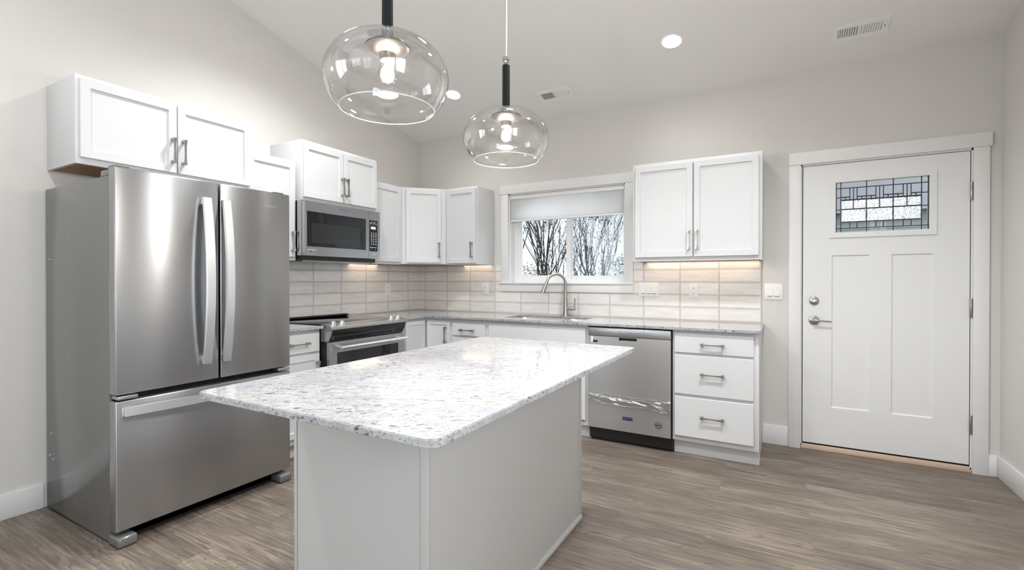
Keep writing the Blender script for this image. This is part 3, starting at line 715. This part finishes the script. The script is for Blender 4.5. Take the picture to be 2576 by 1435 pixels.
for nm, n_, x0 in (('cycle_legend', 11, 2.283), ('option_legend', 13, 2.465), ('status_lights', 5, 2.648)):
    g = MB()
    for i in range(n_):
        x = x0 + i*.0135; h = rnd.choice((.0025, .0035, .002)); z = .853 + rnd.choice((0, .003, -.003))
        g.box(x, x + rnd.uniform(.005, .009), .6246, .6255, z - h/2, z + h/2, TB)
    g.box(x0, x0 + .016, .6246, .6255, .863 - .0012, .863 + .0012, TB)
    g.build(nm, 'greyl', cp)
bd = B(2.494, 2.570, .6215, .6235, .199, .224, TB, .0006).build('name_badge', 'blue', dp)
text('badge_lettering', 'MAYTAG', .0165, lambda x, y, z: TB(2.532 + x, .6236 + z, .2115 + y), 'steel_plain', bd, .0004)
md = MB().lathe([(0, 0), (.0275, 0), (.0275, -.0015), (.024, -.0022), (0, -.0022)], (2.758, -.6222, .197), 28, 'y').build('round_medallion', 'steel_plain', dp)
MB().lathe([(.020, 0), (.0262, 0), (.0262, -.0008), (.020, -.0008)], (2.758, -.6243, .197), 28, 'y', cap=False).build('medallion_ring', 'greyl', md)
MB().box(2.740, 2.776, .6244, .6250, .1935, .2005, TB).build('medallion_band', 'blue', md)
st_ = MB().box(2.262, 2.300, .6216, .6226, .768, .786, TB).build('energy_sticker', 'blue', dp)
B(2.248, 2.262, .6216, .6224, .770, .815, TB).build('tape_strip', 'white', dp)
# clear protective film left bunched across the door
fm = bmesh.new(); rr = random.Random(11); cols = []
NX, NZ = 60, 9
for i in range(NX + 1):
    f_ = i/NX; x = 2.226 + f_*.618
    zc = .345 - .010*math.sin(f_*3.0) - .03*max(0, f_ - .75)*2.2; hh = .038 - .012*math.sin(PI*f_) + .012*max(0, f_ - .8)*5
    col = []
    for k in range(NZ + 1):
        g_ = k/NZ; fold = .004*math.sin(g_*9 + f_*7) + .003*math.sin(f_*41 + g_*13) + rr.uniform(-.0012, .0012)
        col.append(fm.verts.new((x, -(.636 + fold + (.006*math.sin(g_*PI))), zc - hh + 2*hh*g_ + .004*math.sin(f_*23 + g_*4))))
    cols.append(col)
for a, d in zip(cols, cols[1:]):
    for k in range(NZ): fm.faces.new((a[k], a[k + 1], d[k + 1], d[k]))
mb = MB(); mb.merge(fm)
def ridge(z0, a, ph):
    mb.sweep([(2.226 + .618*i/40, -(.641 + .003*math.sin(i*.9 + ph)), z0 + a*math.sin(i*.21 + ph) - .028*max(0, i/40 - .72)*3) for i in range(41)], [.0016 + .0012*math.sin(i*.7 + ph)**2 for i in range(41)], 5)
ridge(.382, .006, .3); ridge(.310, .004, 1.4); ridge(.350, .012, 2.2)
tag(mb.build('plastic_film', 'film', sharp=3), 'crumpled clear plastic film band hanging across the dishwasher door', 'packaging')

# ------------------------------------------------------------------ range
rg = thing('electric_range', 'stainless slide-in electric range with black glass cooktop', 'range', (.34, -1.39, 0))
RY0, RY1 = -1.788, -.990
B(.03, .655, RY0 + .002, RY1 - .002, .02, .900).build('oven_body', 'black', rg)
B(.06, .60, RY0 + .03, RY1 - .03, 0, .03).build('base_plinth', 'black', rg)
B(.009, .625, RY0 + .001, RY1 - .001, .9005, .921, bev=.003).build('cooktop_glass', 'blackglass', rg)
MB().sweep([(.028, RY0 + .03, .930), (.028, RY1 - .06, .930), (.028, RY1 - .03, .928)], [(.010, .018), (.010, .018), (.005, .012)], 10).build('rear_vent_trim', 'black', rg)
sec = [(.600, .921), (.628, .927), (.700, .912), (.712, .903), (.712, .886), (.700, .880), (.600, .880)]
MB().poly(sec, [], lambda u, v, w_: (u, w_, v), RY0, RY1).build('control_panel', 'steel_plain', rg)
sec = [(.600, .880), (.702, .880), (.696, .850), (.682, .825), (.668, .800), (.600, .800)]
MB().poly(sec, [], lambda u, v, w_: (u, w_, v), RY0 + .012, RY1 - .012).build('display_face', 'blackglass', rg)
for a, b_ in ((RY0, RY0 + .012), (RY1 - .012, RY1)):
    MB().poly([(.600, .880), (.706, .880), (.700, .850), (.686, .825), (.672, .798), (.600, .798)], [], lambda u, v, w_: (u, w_, v), a, b_).build('end_cap', 'steel_plain', rg)
for y in (-1.742, -1.660, -1.140, -1.062):
    n_ = Vector((.2, 0, 1)).normalized()
    c0 = Vector((.668, y, .9185))
    kk = MB().sweep([tuple(c0 + n_*h) for h in (0, .004, .0045, .024, .028)], [.024, .024, .0195, .018, .016], 20)
    kk.sweep([tuple(c0 + n_*.024 + Vector((-.017, 0, 0))), tuple(c0 + n_*.030 + Vector((0, 0, 0))), tuple(c0 + n_*.024 + Vector((.019, 0, 0)))], [(.006, .004), (.006, .005), (.006, .004)], 8, up=(0, 0, 1)).build('knob', 'bright', rg)
od = MB().poly([(RY0 + .004, .170), (RY1 - .004, .170), (RY1 - .004, .792), (RY0 + .004, .792)], [[(RY0 + .075, .29), (RY1 - .075, .29), (RY1 - .075, .712), (RY0 + .075, .712)]], lambda u, v, w_: (w_, u, v), .656, .682).build('oven_door', 'steel', rg)
B(.660, .679, RY0 + .072, RY1 - .072, .287, .715).build('oven_window', 'blackglass', od)
hb = MB().sweep([(.732, RY0 + .07, .752), (.732, RY1 - .02, .752)], .0125, 14)
for y in (RY0 + .10, RY1 - .05): hb.sweep([(.681, y, .752), (.735, y, .752)], .010, 10)
hb.build('oven_handle', 'bright', od)
B(.656, .680, RY0 + .004, RY1 - .004, .035, .160, bev=.003).build('storage_drawer', 'steel', rg)

# ------------------------------------------------------------------ microwave
mw = thing('microwave_oven', 'stainless over-the-range microwave with black glass window', 'microwave', (.2, -1.39, 1.398))
B(.009, .360, -1.776, -1.010, 1.400, 1.850).build('case', 'black', mw)
lab(B(.05, .335, -1.74, -1.05, 1.391, 1.3995).build('vent_filter', 'nickel', mw), 'grey grease filter underneath')
MY0, MY1, MX = -1.806, -1.000, .408
md_ = MB().poly([(MY0, 1.432), (-1.134, 1.432), (-1.134, 1.847), (MY0, 1.847)], [[(-1.757, 1.503), (-1.165, 1.503), (-1.165, 1.770), (-1.757, 1.770)]], lambda u, v, w_: (w_, u, v), .361, MX).build('microwave_door', 'steel', mw)
B(.366, MX - .003, -1.759, -1.163, 1.500, 1.773).build('door_glass', 'blackglass', md_)
iw = B(MX - .004, MX - .0015, -1.712, -1.226, 1.533, 1.685).build('inner_window', mat('dark_window_mesh', (.022, .024, .022), .15, spec=.5), md_)
B(MX, MX + .0125, MY0 + .004, MY0 + .030, 1.44, 1.84, bev=.004).build('handle', 'steel_plain', md_)
pn = MB().poly([(-1.132, 1.432), (MY1, 1.432), (MY1, 1.847), (-1.132, 1.847)], [[(-1.126, 1.497), (-1.028, 1.497), (-1.028, 1.768), (-1.126, 1.768)]], lambda u, v, w_: (w_, u, v), .361, MX).build('control_panel', 'steel', mw)
bk = B(.366, MX - .002, -1.127, -1.027, 1.496, 1.769).build('keypad_glass', 'blackglass', pn)
g = MB()
for r_ in range(8):
    for c_ in range(3): g.box(MX - .0025, MX - .001, -1.104 + c_*.026, -1.104 + c_*.026 + (.012 if r_ % 3 else .009), 1.655 - r_*.0145, 1.655 - r_*.0145 + .006)
g.build('number_legend', 'white', bk); g = MB()
for c_ in range(6): g.box(MX - .0025, MX - .001, -1.117 + c_*.013, -1.117 + c_*.013 + .009, 1.528, 1.533)
g.box(MX - .0025, MX - .001, -1.105, -1.098, 1.512, 1.516); g.box(MX - .0025, MX - .001, -1.055, -1.048, 1.512, 1.516)
g.build('start_legend', 'white', bk); g = MB()
for c_ in range(5): g.box(MX - .0025, MX - .001, -1.115 + c_*.016, -1.115 + c_*.016 + .011, 1.735 + (c_ % 2)*.012, 1.741 + (c_ % 2)*.012)
g.build('menu_legend', 'white', bk)
B(MX - .0028, MX - .0008, -1.105, -1.050, 1.690, 1.712).build('display_sticker', 'white', bk)
B(MX - .001, MX + .002, -1.117, -1.030, 1.446, 1.480, bev=.001).build('open_button', 'steel_plain', pn)
lg = text('brand_lettering', 'MAYTAG', .026, lambda x, y, z: (MX + z, -1.402 + x, 1.817 + y), 'bluel', md_, .0006)
bd = B(MX - .0005, MX + .0012, -1.751, -1.676, 1.452, 1.479, bev=.0005).build('year_badge', 'white', md_)
b2 = B(MX + .001, MX + .0018, -1.748, -1.679, 1.455, 1.476).build('badge_face', 'blue', bd)
text('badge_lettering', '10 YEAR', .0155, lambda x, y, z: (MX + .0019 + z, -1.7135 + x, 1.4655 + y), 'white', bd, .0003)

# ------------------------------------------------------------------ refrigerator
fr = thing('refrigerator', 'large stainless french-door refrigerator with bottom freezer drawer', 'refrigerator', (.44, -2.678, 0))
FY0, FY1, FX0, FX1 = -3.129, -2.226, .786, .849
B(.036, .778, FY0, FY1, .012, 1.742, bev=.004).build('cabinet_body', 'fside', fr)
B(.774, .7865, FY0 + .012, FY1 - .012, .075, 1.735).build('door_gasket', 'gap', fr)
def rdoor(y0, y1, z0, z1, name):
    return B(FX0, FX1, y0, y1, z0, z1, bev=.006, seg=3).build(name, 'steel', fr)
d1 = rdoor(FY0 - .004, -2.661, .712, 1.778, 'door'); d2 = rdoor(-2.652, FY1 + .002, .712, 1.778, 'door'); d3 = rdoor(FY0 - .004, FY1 + .002, .073, .682, 'freezer_drawer')
def bowh(y, parent):
    zm, h = 1.245, .441; mb = MB(); ks = [-1, -.97, -.9, -.75, -.55, -.3, 0, .3, .55, .75, .9, .97, 1]
    mb.sweep([(.868 + .040*(1 - k*k), y, zm + h*k) for k in ks], [(.0085, .0205)]*len(ks), 4, up=(1, 0, 0), square=True)
    for s in (-1, 1): mb.box(.8485, .872, y - .019, y + .019, zm + s*h - (.0 if s < 0 else .035), zm + s*h + (.035 if s < 0 else .0), bev=.003)
    return mb.build('handle', 'bright', parent)
bowh(-2.733, d1); bowh(-2.630, d2)
mb = MB(); ks = [-1, -.97, -.85, -.6, -.3, 0, .3, .6, .85, .97, 1]; ym, hy = -2.677, .425
mb.sweep([(.866 + .034*(1 - k*k), ym + hy*k, .633) for k in ks], [(.0085, .0205)]*len(ks), 4, up=(1, 0, 0), square=True)
for s in (-1, 1): mb.box(.8485, .870, ym + s*hy - (.0 if s < 0 else .035), ym + s*hy + (.035 if s < 0 else .0), .614, .652, bev=.003)
mb.build('handle', 'bright', d3)
lg = text('brand_lettering', 'Whirlpool', .0185, lambda x, y, z: (FX1 + .0004 + z, -2.360 + x, 1.692 + y), 'chrome', d2, .0008)
MB().sweep([(FX1 + .0008, -2.372 + .022*math.cos(a), 1.689 + .013*math.sin(a)) for a in [math.radians(k) for k in range(150, 400, 12)]], .0009, 6).build('logo_swoosh', 'chrome', d2)
for y0, y1 in ((FY0 + .002, FY0 + .09), (FY1 - .09, FY1 - .002)):
    MB().box(.690, .780, y0, y1, 1.742, 1.772, bev=.006).box(.765, .835, y0, y0 + .06, 1.7785, 1.787, bev=.003).build('hinge_cover', 'fside', fr)
for y0, y1 in ((FY0 + .005, FY0 + .085), (FY1 - .085, FY1 - .005)): B(FX0 + .003, FX1 + .006, y0, y1, .690, .706, bev=.002).build('middle_hinge', 'steel_plain', fr)
B(.70, .778, FY0 + .08, FY1 - .08, .006, .072).build('toe_grille', 'black', fr)
for y0, y1 in ((FY0 - .002, FY0 + .078), (FY1 - .078, FY1 + .002)):
    MB().box(.760, .868, y0, y1, .001, .050, bev=.012, seg=3).build('front_foot', 'fside', fr)
for y0 in (FY0 + .03, FY1 - .07): B(.08, .12, y0, y0 + .04, 0, .013).build('rear_foot', 'black', fr)
g = [(.10, .42), (.078, .30), (.12, .285), (.09, 1.36)]
for x, z in g: MB().lathe([(0, 0), (.004, 0), (.003, -.002), (0, -.0025)], (x, FY0, z), 10, 'y').build('screw', 'bright', fr)

# ------------------------------------------------------------------ island
il = thing('kitchen_island', 'white panelled kitchen island cabinet under the large granite top', 'island', (2.30, -2.41, 0))
IX0, IX1, IY0, IY1 = 1.996, 2.606, -3.036, -1.786
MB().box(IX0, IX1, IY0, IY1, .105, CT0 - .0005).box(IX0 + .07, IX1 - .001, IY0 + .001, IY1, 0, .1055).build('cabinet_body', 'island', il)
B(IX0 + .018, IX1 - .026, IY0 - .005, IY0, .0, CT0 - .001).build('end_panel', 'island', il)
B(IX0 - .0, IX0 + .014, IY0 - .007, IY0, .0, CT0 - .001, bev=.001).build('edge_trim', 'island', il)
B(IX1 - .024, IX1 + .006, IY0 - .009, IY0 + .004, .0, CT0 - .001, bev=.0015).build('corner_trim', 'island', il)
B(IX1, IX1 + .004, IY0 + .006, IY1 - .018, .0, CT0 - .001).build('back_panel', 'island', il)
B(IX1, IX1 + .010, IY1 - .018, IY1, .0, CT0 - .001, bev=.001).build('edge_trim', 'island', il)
MB().poly([(0, 0), (.013, 0), (.013, .010), (.010, .017), (.004, .021), (0, .021)], [], lambda u, v, w_: (IX1 + .003 + u, w_, v), IY0 + .006, IY1 - .004).build('base_moulding', 'island', il)
TX = lambda u, d, z: (IX0 - d, u, z)
for a, b_ in ((-3.028, -2.415), (-2.408, -1.795)):
    o = B(a, b_, .001, .020, .735, .872, TX, .002).build('drawer', 'cab', il); pull(o, ((a + b_)/2, .020, .80), TX, False)
    o = MB().shaker(a, b_, .125, .718, .001, .020, TX).build('door', 'cab', il); pull(o, ((b_ - .04) if b_ < -2 else (a + .04), .020, .60), TX)

# ------------------------------------------------------------------ pendants
def pendant(y, label):
    x = 2.445; zc = HC(x, y)
    t = thing('pendant_light', label, 'pendant light', (x, y, zc), 'glass pendants over the island')
    MB().lathe([(0, zc - .028), (.055, zc - .028), (.062, zc - .02), (.062, zc + .014), (0, zc + .014)], (x, y, 0), 28).build('canopy', 'nickel', t)
    lab(MB().sweep([(x, y, zc - .02), (x, y, 2.252)], .0048, 8).build('suspension_cable', 'steel_plain', t), 'thin silver suspension rod')
    MB().lathe([(0, 2.256), (.012, 2.256), (.0165, 2.253), (.0165, 2.240), (.012, 2.236), (.010, 2.228), (.014, 2.222), (.0165, 2.216), (0, 2.216)], (x, y, 0), 24).build('connector', 'nickel', t)
    lab(MB().lathe([(0, 2.217), (.016, 2.217), (.0172, 2.212), (.0172, 2.0135), (0, 2.0135)], (x, y, 0), 24).build('stem', 'tubeblk', t), 'black tube stem')
    MB().lathe([(0, 2.0135), (.014, 2.0135), (.014, 1.985), (0, 1.985)], (x, y, 0), 20).build('neck', 'bright', t)
    MB().lathe([(.0, 1.990), (.066, 1.990), (.068, 1.987), (.068, 1.984), (0, 1.984)], (x, y, 0), 40).build('gasket_ring', 'black', t)
    MB().lathe([(0, 1.984), (.067, 1.984), (.067, 1.981), (.060, 1.974), (.045, 1.967), (.027, 1.963), (0, 1.963)], (x, y, 0), 40).build('holder_plate', 'nickel', t)
    sc = MB().lathe([(0, 1.968), (.0245, 1.968), (.0245, 1.942), (.022, 1.940), (0, 1.940)], (x, y, 0), 28).build('lamp_socket', 'nickel', t)
    bb = MB().lathe([(.014, 1.950), (.0165, 1.940), (.0215, 1.930), (.0275, 1.917), (.0305, 1.902), (.029, 1.888), (.0225, 1.8775), (.012, 1.8725), (0, 1.8715)], (x, y, 0), 28, cap=False).build('bulb', 'bulbglass', t)
    MB().lathe([(0, 1.934), (.010, 1.928), (.019, 1.912), (.0215, 1.899), (.019, 1.886), (.011, 1.877), (0, 1.875)], (x, y, 0), 14).build('filament', 'glow', bb)
    prof = [(.0185, 2.0130), (.05, 2.0120), (.085, 2.0065), (.120, 1.9945), (.150, 1.975), (.172, 1.950), (.1865, 1.922), (.1925, 1.893), (.1905, 1.865), (.181, 1.834), (.166, 1.809), (.146, 1.790)]
    # spline refine
    P = []
    for i in range(len(prof) - 1):
        p0 = prof[max(i - 1, 0)]; p1 = prof[i]; p2 = prof[i + 1]; p3 = prof[min(i + 2, len(prof) - 1)]
        for k in range(3):
            s = k/3
            P.append(tuple(.5*((2*p1[j]) + (-p0[j] + p2[j])*s + (2*p0[j] - 5*p1[j] + 4*p2[j] - p3[j])*s*s + (-p0[j] + 3*p1[j] - 3*p2[j] + p3[j])*s**3) for j in (0, 1)))
    P.append(prof[-1])
    sh = MB().lathe(P, (x, y, 0), 72, cap=False).build('glass_shade', 'shade', t, sharp=3)
    MB().lathe([(.146 + .0011*math.cos(a), 1.7895 + .0014*math.sin(a)) for a in [2*PI*i/10 for i in range(11)]], (x, y, 0), 72, cap=False).build('polished_rim', mat('rim_glass', (.93, .93, .94), .08, spec=1.0), sh, sharp=3)
    l = bpy.data.lights.new('pendant_bulb', 'POINT'); l.energy = 25; l.color = (1, .955, .90); l.shadow_soft_size = .031
    o = bpy.data.objects.new('pendant_bulb', l); C.objects.link(o); o.location = (x, y, 1.903)
pendant(-3.036, 'clear glass pendant nearer the viewer, large over the front of the island')
pendant(-2.286, 'clear glass pendant hanging lower in view, over the far half of the island')

# ------------------------------------------------------------------ ceiling fixtures
AL = math.atan(.253)
def TCAT(cx, cy):
    z0 = HC(cx, cy); ey = Vector((0, math.cos(AL), -math.sin(AL))); nn = Vector((0, -math.sin(AL), -math.cos(AL))); o = Vector((cx, cy, z0))
    return lambda u, v, w_: tuple(o + Vector((1, 0, .005))*u + ey*v + nn*w_)
def can(cx, cy, label, power):
    T = TCAT(cx, cy)
    t = thing('recessed_light', label, 'ceiling light', T(0, 0, 0), 'round recessed ceiling lights')
    MB().lathe([(.062, .001), (.082, .0005), (.083, .003), (.078, .006), (.066, .007), (.062, .0035)], (0, 0, 0), 40, T=T, cap=False).build('trim_ring', 'plate', t)
    MB().lathe([(0, .0005), (.064, .0005), (.064, .003), (.03, .0045), (0, .0045)], (0, 0, 0), 40, T=T).build('lens', 'can', t)
    p = T(0, 0, .02)
    spot('downlight', p, power, (.955, .975, 1.0), .10)
can(2.846, -.628, 'round glowing recessed light in the ceiling between the two vents', 11)
can(.930, -.613, 'round glowing recessed light partly behind the nearer glass pendant', 11)
for x, y, p_ in ((.93, -2.05, 100), (2.45, -2.05, 46), (3.55, -1.9, 160), (1.15, -3.9, 90), (3.3, -3.9, 110)): can(x, y, 'unseen round recessed light put higher up the sloping ceiling to light the room', p_)  # unseen; first inferred from a cabinet shadow, the rest added for light
def vent(cx, cy, label, dark_first):
    T = TCAT(cx, cy)
    t = thing('ceiling_vent', label, 'ceiling vent', T(0, 0, 0), 'ceiling vents')
    hx, hy = .153, .078
    h1 = [(-.120, -.043), (-.006, -.043), (-.006, .043), (-.120, .043)]; h2 = [(.006, -.043), (.120, -.043), (.120, .043), (.006, .043)]
    MB().poly([(-hx, -hy), (hx, -hy), (hx, hy), (-hx, hy)], [h1, h2], T, .0005, .006).build('vent_frame', 'plate', t)
    MB().poly([(-.13, -.05), (.13, -.05), (.13, .05), (-.13, .05)], [], T, .0003, .0008).build('duct_opening', 'gap', t)
    g = MB()
    for s, xs in ((1, -.120), (-1, .006)):
        for i in range(9):
            u = xs + .008 + i*.0128
            b = bmesh.new(); k = s*(1 if dark_first else -1)*.0042
            vs = [b.verts.new(T(u - k + du, v, w_)) if w_ < .004 else b.verts.new(T(u + k + du, v, w_)) for v in (-.043, .043) for du, w_ in ((-.0012, .001), (.0012, .001), (.0012, .0062), (-.0012, .0062))]
            for q in ((0, 1, 2, 3), (4, 5, 6, 7), (0, 1, 5, 4), (1, 2, 6, 5), (2, 3, 7, 6), (3, 0, 4, 7)): b.faces.new([vs[i_] for i_ in q])
            g.merge(b)
    g.build('louvers', 'plate', t)
    MB().merge((lambda b: b)(bmesh.new())).box(.126, .130, -.006, .006, .005, .012, T).build('damper_lever', 'nickel', t)
vent(3.967, -.331, 'rectangular white ceiling vent above the entry door', False)
vent(1.807, -.325, 'rectangular white ceiling vent above the kitchen window', True)

# ------------------------------------------------------------------ under-cabinet lights
def led(T, u0, u1, label, power, rot, n=44):
    t = thing('led_strip', label, 'led strip', T((u0 + u1)/2, .025, UB), 'under-cabinet light strips')
    B(u0, u1, .016, .030, 1.3900, 1.3968, T).build('strip', 'plate', t)
    g = MB(); p = (u1 - u0)/n
    for i in range(n): g.box(u0 + p*(i + .22), u0 + p*(i + .78), .018, .028, 1.3878, 1.3901, T)
    o = g.build('led_beads', 'led', t)
    c = T((u0 + u1)/2, .085, 1.386)
    area('under_cabinet_glow', c, rot, (u1 - u0), .14, power, (1.0, .80, .60))
led(TB, 2.53, 3.38, 'glowing led strip under the two-door cabinet beside the entry door', .38, (0, 0, 0))
led(TB, .64, .97, 'short led strip under the single-door cabinet beside the window', .11, (0, 0, 0), 16)
led(TL, -1.00, -.64, 'short led strip under the cabinet past the microwave', .12, (0, 0, PI/2), 16)

# ------------------------------------------------------------------ added openings out of view, put in to light the room
def lite(name, x0, x1, z0, z1, T, label, cat, mull):
    t = thing(name, label, cat, T((x0 + x1)/2, 0, z0), kind='structure')
    f = .05; holes = []; xs = [x0 + (x1 - x0)*i/mull for i in range(mull + 1)]
    for a, b_ in zip(xs, xs[1:]): holes.append([(a + f, z0 + f), (b_ - f, z0 + f), (b_ - f, z1 - f), (a + f, z1 - f)])
    MB().poly([(x0, z0), (x1, z0), (x1, z1), (x0, z1)], holes, lambda u, v, w_: T(u, w_, v), .04, .10).build('window_frame', 'vinyl', t)
    for h in holes: MB().poly(h, [], lambda u, v, w_: T(u, w_, v), .068, .072).build('pane', 'glass', t)
    c = .08; MB().poly([(x0 - c, max(z0 - c, 0)), (x1 + c, max(z0 - c, 0)), (x1 + c, z1 + c), (x0 - c, z1 + c)], [[(x0, max(z0, .002)), (x1, max(z0, .002)), (x1, z1), (x0, z1)]], lambda u, v, w_: T(u, w_, v), -.019, 0).build('casing', 'trim', t)
lite('added_window_2', .45, 2.25, .9, 2.3, lambda u, d, z: (u, YR - d, z), 'added double window behind the camera', 'window', 2)
lite('added_door_2', 2.75, 4.35, .0, 2.15, lambda u, d, z: (u, YR - d, z), 'added glazed patio door behind the camera', 'door', 2)
lite('added_window_3', -5.5, -3.7, .9, 2.3, lambda u, d, z: (XR + d, u, z), 'added unseen double window in the living area side wall', 'window', 2)

lite('added_window_4', -7.6, -5.0, .85, 2.6, lambda u, d, z: (-d, u, z), 'added double window behind the camera in the refrigerator wall', 'window', 2)

# ------------------------------------------------------------------ outside
st(B(-40, 40, -40, 60, -.5, -.3).build('ground', 'ground'), 'grass outside the house', 'ground')
def tree(loc, seed, height, lean, label, leaves):
    rr = random.Random(seed)
    t = thing('bare_tree', label, 'tree', loc, 'bare trees outside the window')
    mb = MB(); tips = []
    def grow(p, d, L, r, depth):
        pts = [p]; rad = [r]; q = Vector(p); dd = Vector(d)
        n_ = 5
        for i in range(n_):
            dd = (dd + Vector((rr.uniform(-.16, .16), rr.uniform(-.16, .16), rr.uniform(-.02, .14)))).normalized()
            q = q + dd*L/n_; pts.append(tuple(q)); rad.append(r*(1 - .5*(i + 1)/n_))
        mb.sweep(pts, rad, 6 if depth < 2 else 4)
        if depth >= 4: tips.append(q); return
        for k in range(3 if depth < 3 else 2):
            i = rr.randint(2, n_); b = Vector(pts[i]); ang = rr.uniform(0, 2*PI); sp = rr.uniform(.26, .52)
            nd = (dd + Vector((math.cos(ang)*sp, math.sin(ang)*sp, .12))).normalized()
            grow(tuple(b), nd, L*rr.uniform(.66, .86), rad[i]*.78, depth + 1)
            if depth > 1: tips.append(b)
    x, y, z = loc
    for k in range(4):
        a = k*1.6 + rr.uniform(-.3, .3)
        grow((x + .06*math.cos(a), y + .06*math.sin(a), z), Vector((lean + .15*math.cos(a), .15*math.sin(a), 1)).normalized(), height*.40, .034, 0)
    mb.build('trunk_and_branches', 'bark', t, sharp=3)
    lf = bmesh.new()
    for i in range(leaves):
        c = rr.choice(tips) + Vector((rr.uniform(-.09, .09), rr.uniform(-.09, .09), rr.uniform(-.12, .06))); s = rr.uniform(.010, .024)
        a = rr.uniform(0, PI); u = Vector((math.cos(a), math.sin(a), rr.uniform(-.6, .6)))*s; v = Vector((rr.uniform(-.5, .5), rr.uniform(-.5, .5), 1)).normalized()*s*1.1
        lf.faces.new([lf.verts.new(c + k) for k in (u, v, -u, -v)])
    tag(MB().merge(lf).build('dry_leaves', 'leaf', t, recalc=False), kind='stuff')
tree((-.02, 3.2, -.3), 4, 4.0, -.02, 'bare multi-stemmed tree seen through the pane above the faucet spout', 260)
tree((-.12, 6.4, -.3), 9, 4.2, .05, 'bare tree with clusters of dry dark leaves seen through the screened pane', 900)
tree((-2.6, 9.4, -.3), 21, 4.4, .0, 'bare tree standing farther off behind the multi-stemmed one', 300)
def shrub(loc, r, h, n, seed, label, m='shrub'):
    rr = random.Random(seed); b = bmesh.new()
    for i in range(n):
        a = rr.uniform(0, 2*PI); t_ = rr.random(); rad = r*(1 - .5*t_*t_)*rr.random()**.5
        c = Vector((loc[0] + rad*math.cos(a)*1.5, loc[1] + rad*math.sin(a), loc[2] + h*t_ + rr.uniform(-.05, .12)))
        s = rr.uniform(.008, .019); u = Vector((rr.uniform(-1, 1), rr.uniform(-1, 1), rr.uniform(-.6, .6))).normalized()*s; v = Vector((rr.uniform(-1, 1), rr.uniform(-1, 1), 1)).normalized()*s
        b.faces.new([b.verts.new(c + k) for k in (u, v*.8, -u, -v*.8)])
    tag(MB().merge(b).build('shrub', m, recalc=False), label, 'shrub', 'shrubs outside the window', 'stuff')
shrub((-1.0, 4.9, -.3), .42, 1.80, 4500, 3, 'low green shrub behind the bare tree outside the window')
shrub((.78, 4.6, -.3), .45, 1.92, 6500, 8, 'wide green shrub at the foot of the leafy tree outside')
hs = thing('neighbour_house', 'grey neighbouring house wall with lap siding, seen through the door glass', 'house', (7.0, 9.0, -.3))
b = MB()
for i in range(22): 
    z = -.3 + i*.14
    b.merge((lambda bb: [bb.faces.new([bb.verts.new(p) for p in q]) for q in (((4.6, 9.0, z + .14), (11, 9.0, z + .14), (11, 8.97, z), (4.6, 8.97, z)), ((4.6, 8.97, z), (11, 8.97, z), (11, 9.0, z), (4.6, 9.0, z)))] and bb)(bmesh.new()))
b.box(4.6, 11, 9.0, 13, -.3, 2.78); b.build('siding', 'siding', hs)
MB().poly([(8.6, 2.70), (13.4, 2.70), (11, 4.3)], [], lambda u, v, w_: (w_, u, v), 4.3, 11.3).build('roof', 'roof', hs)
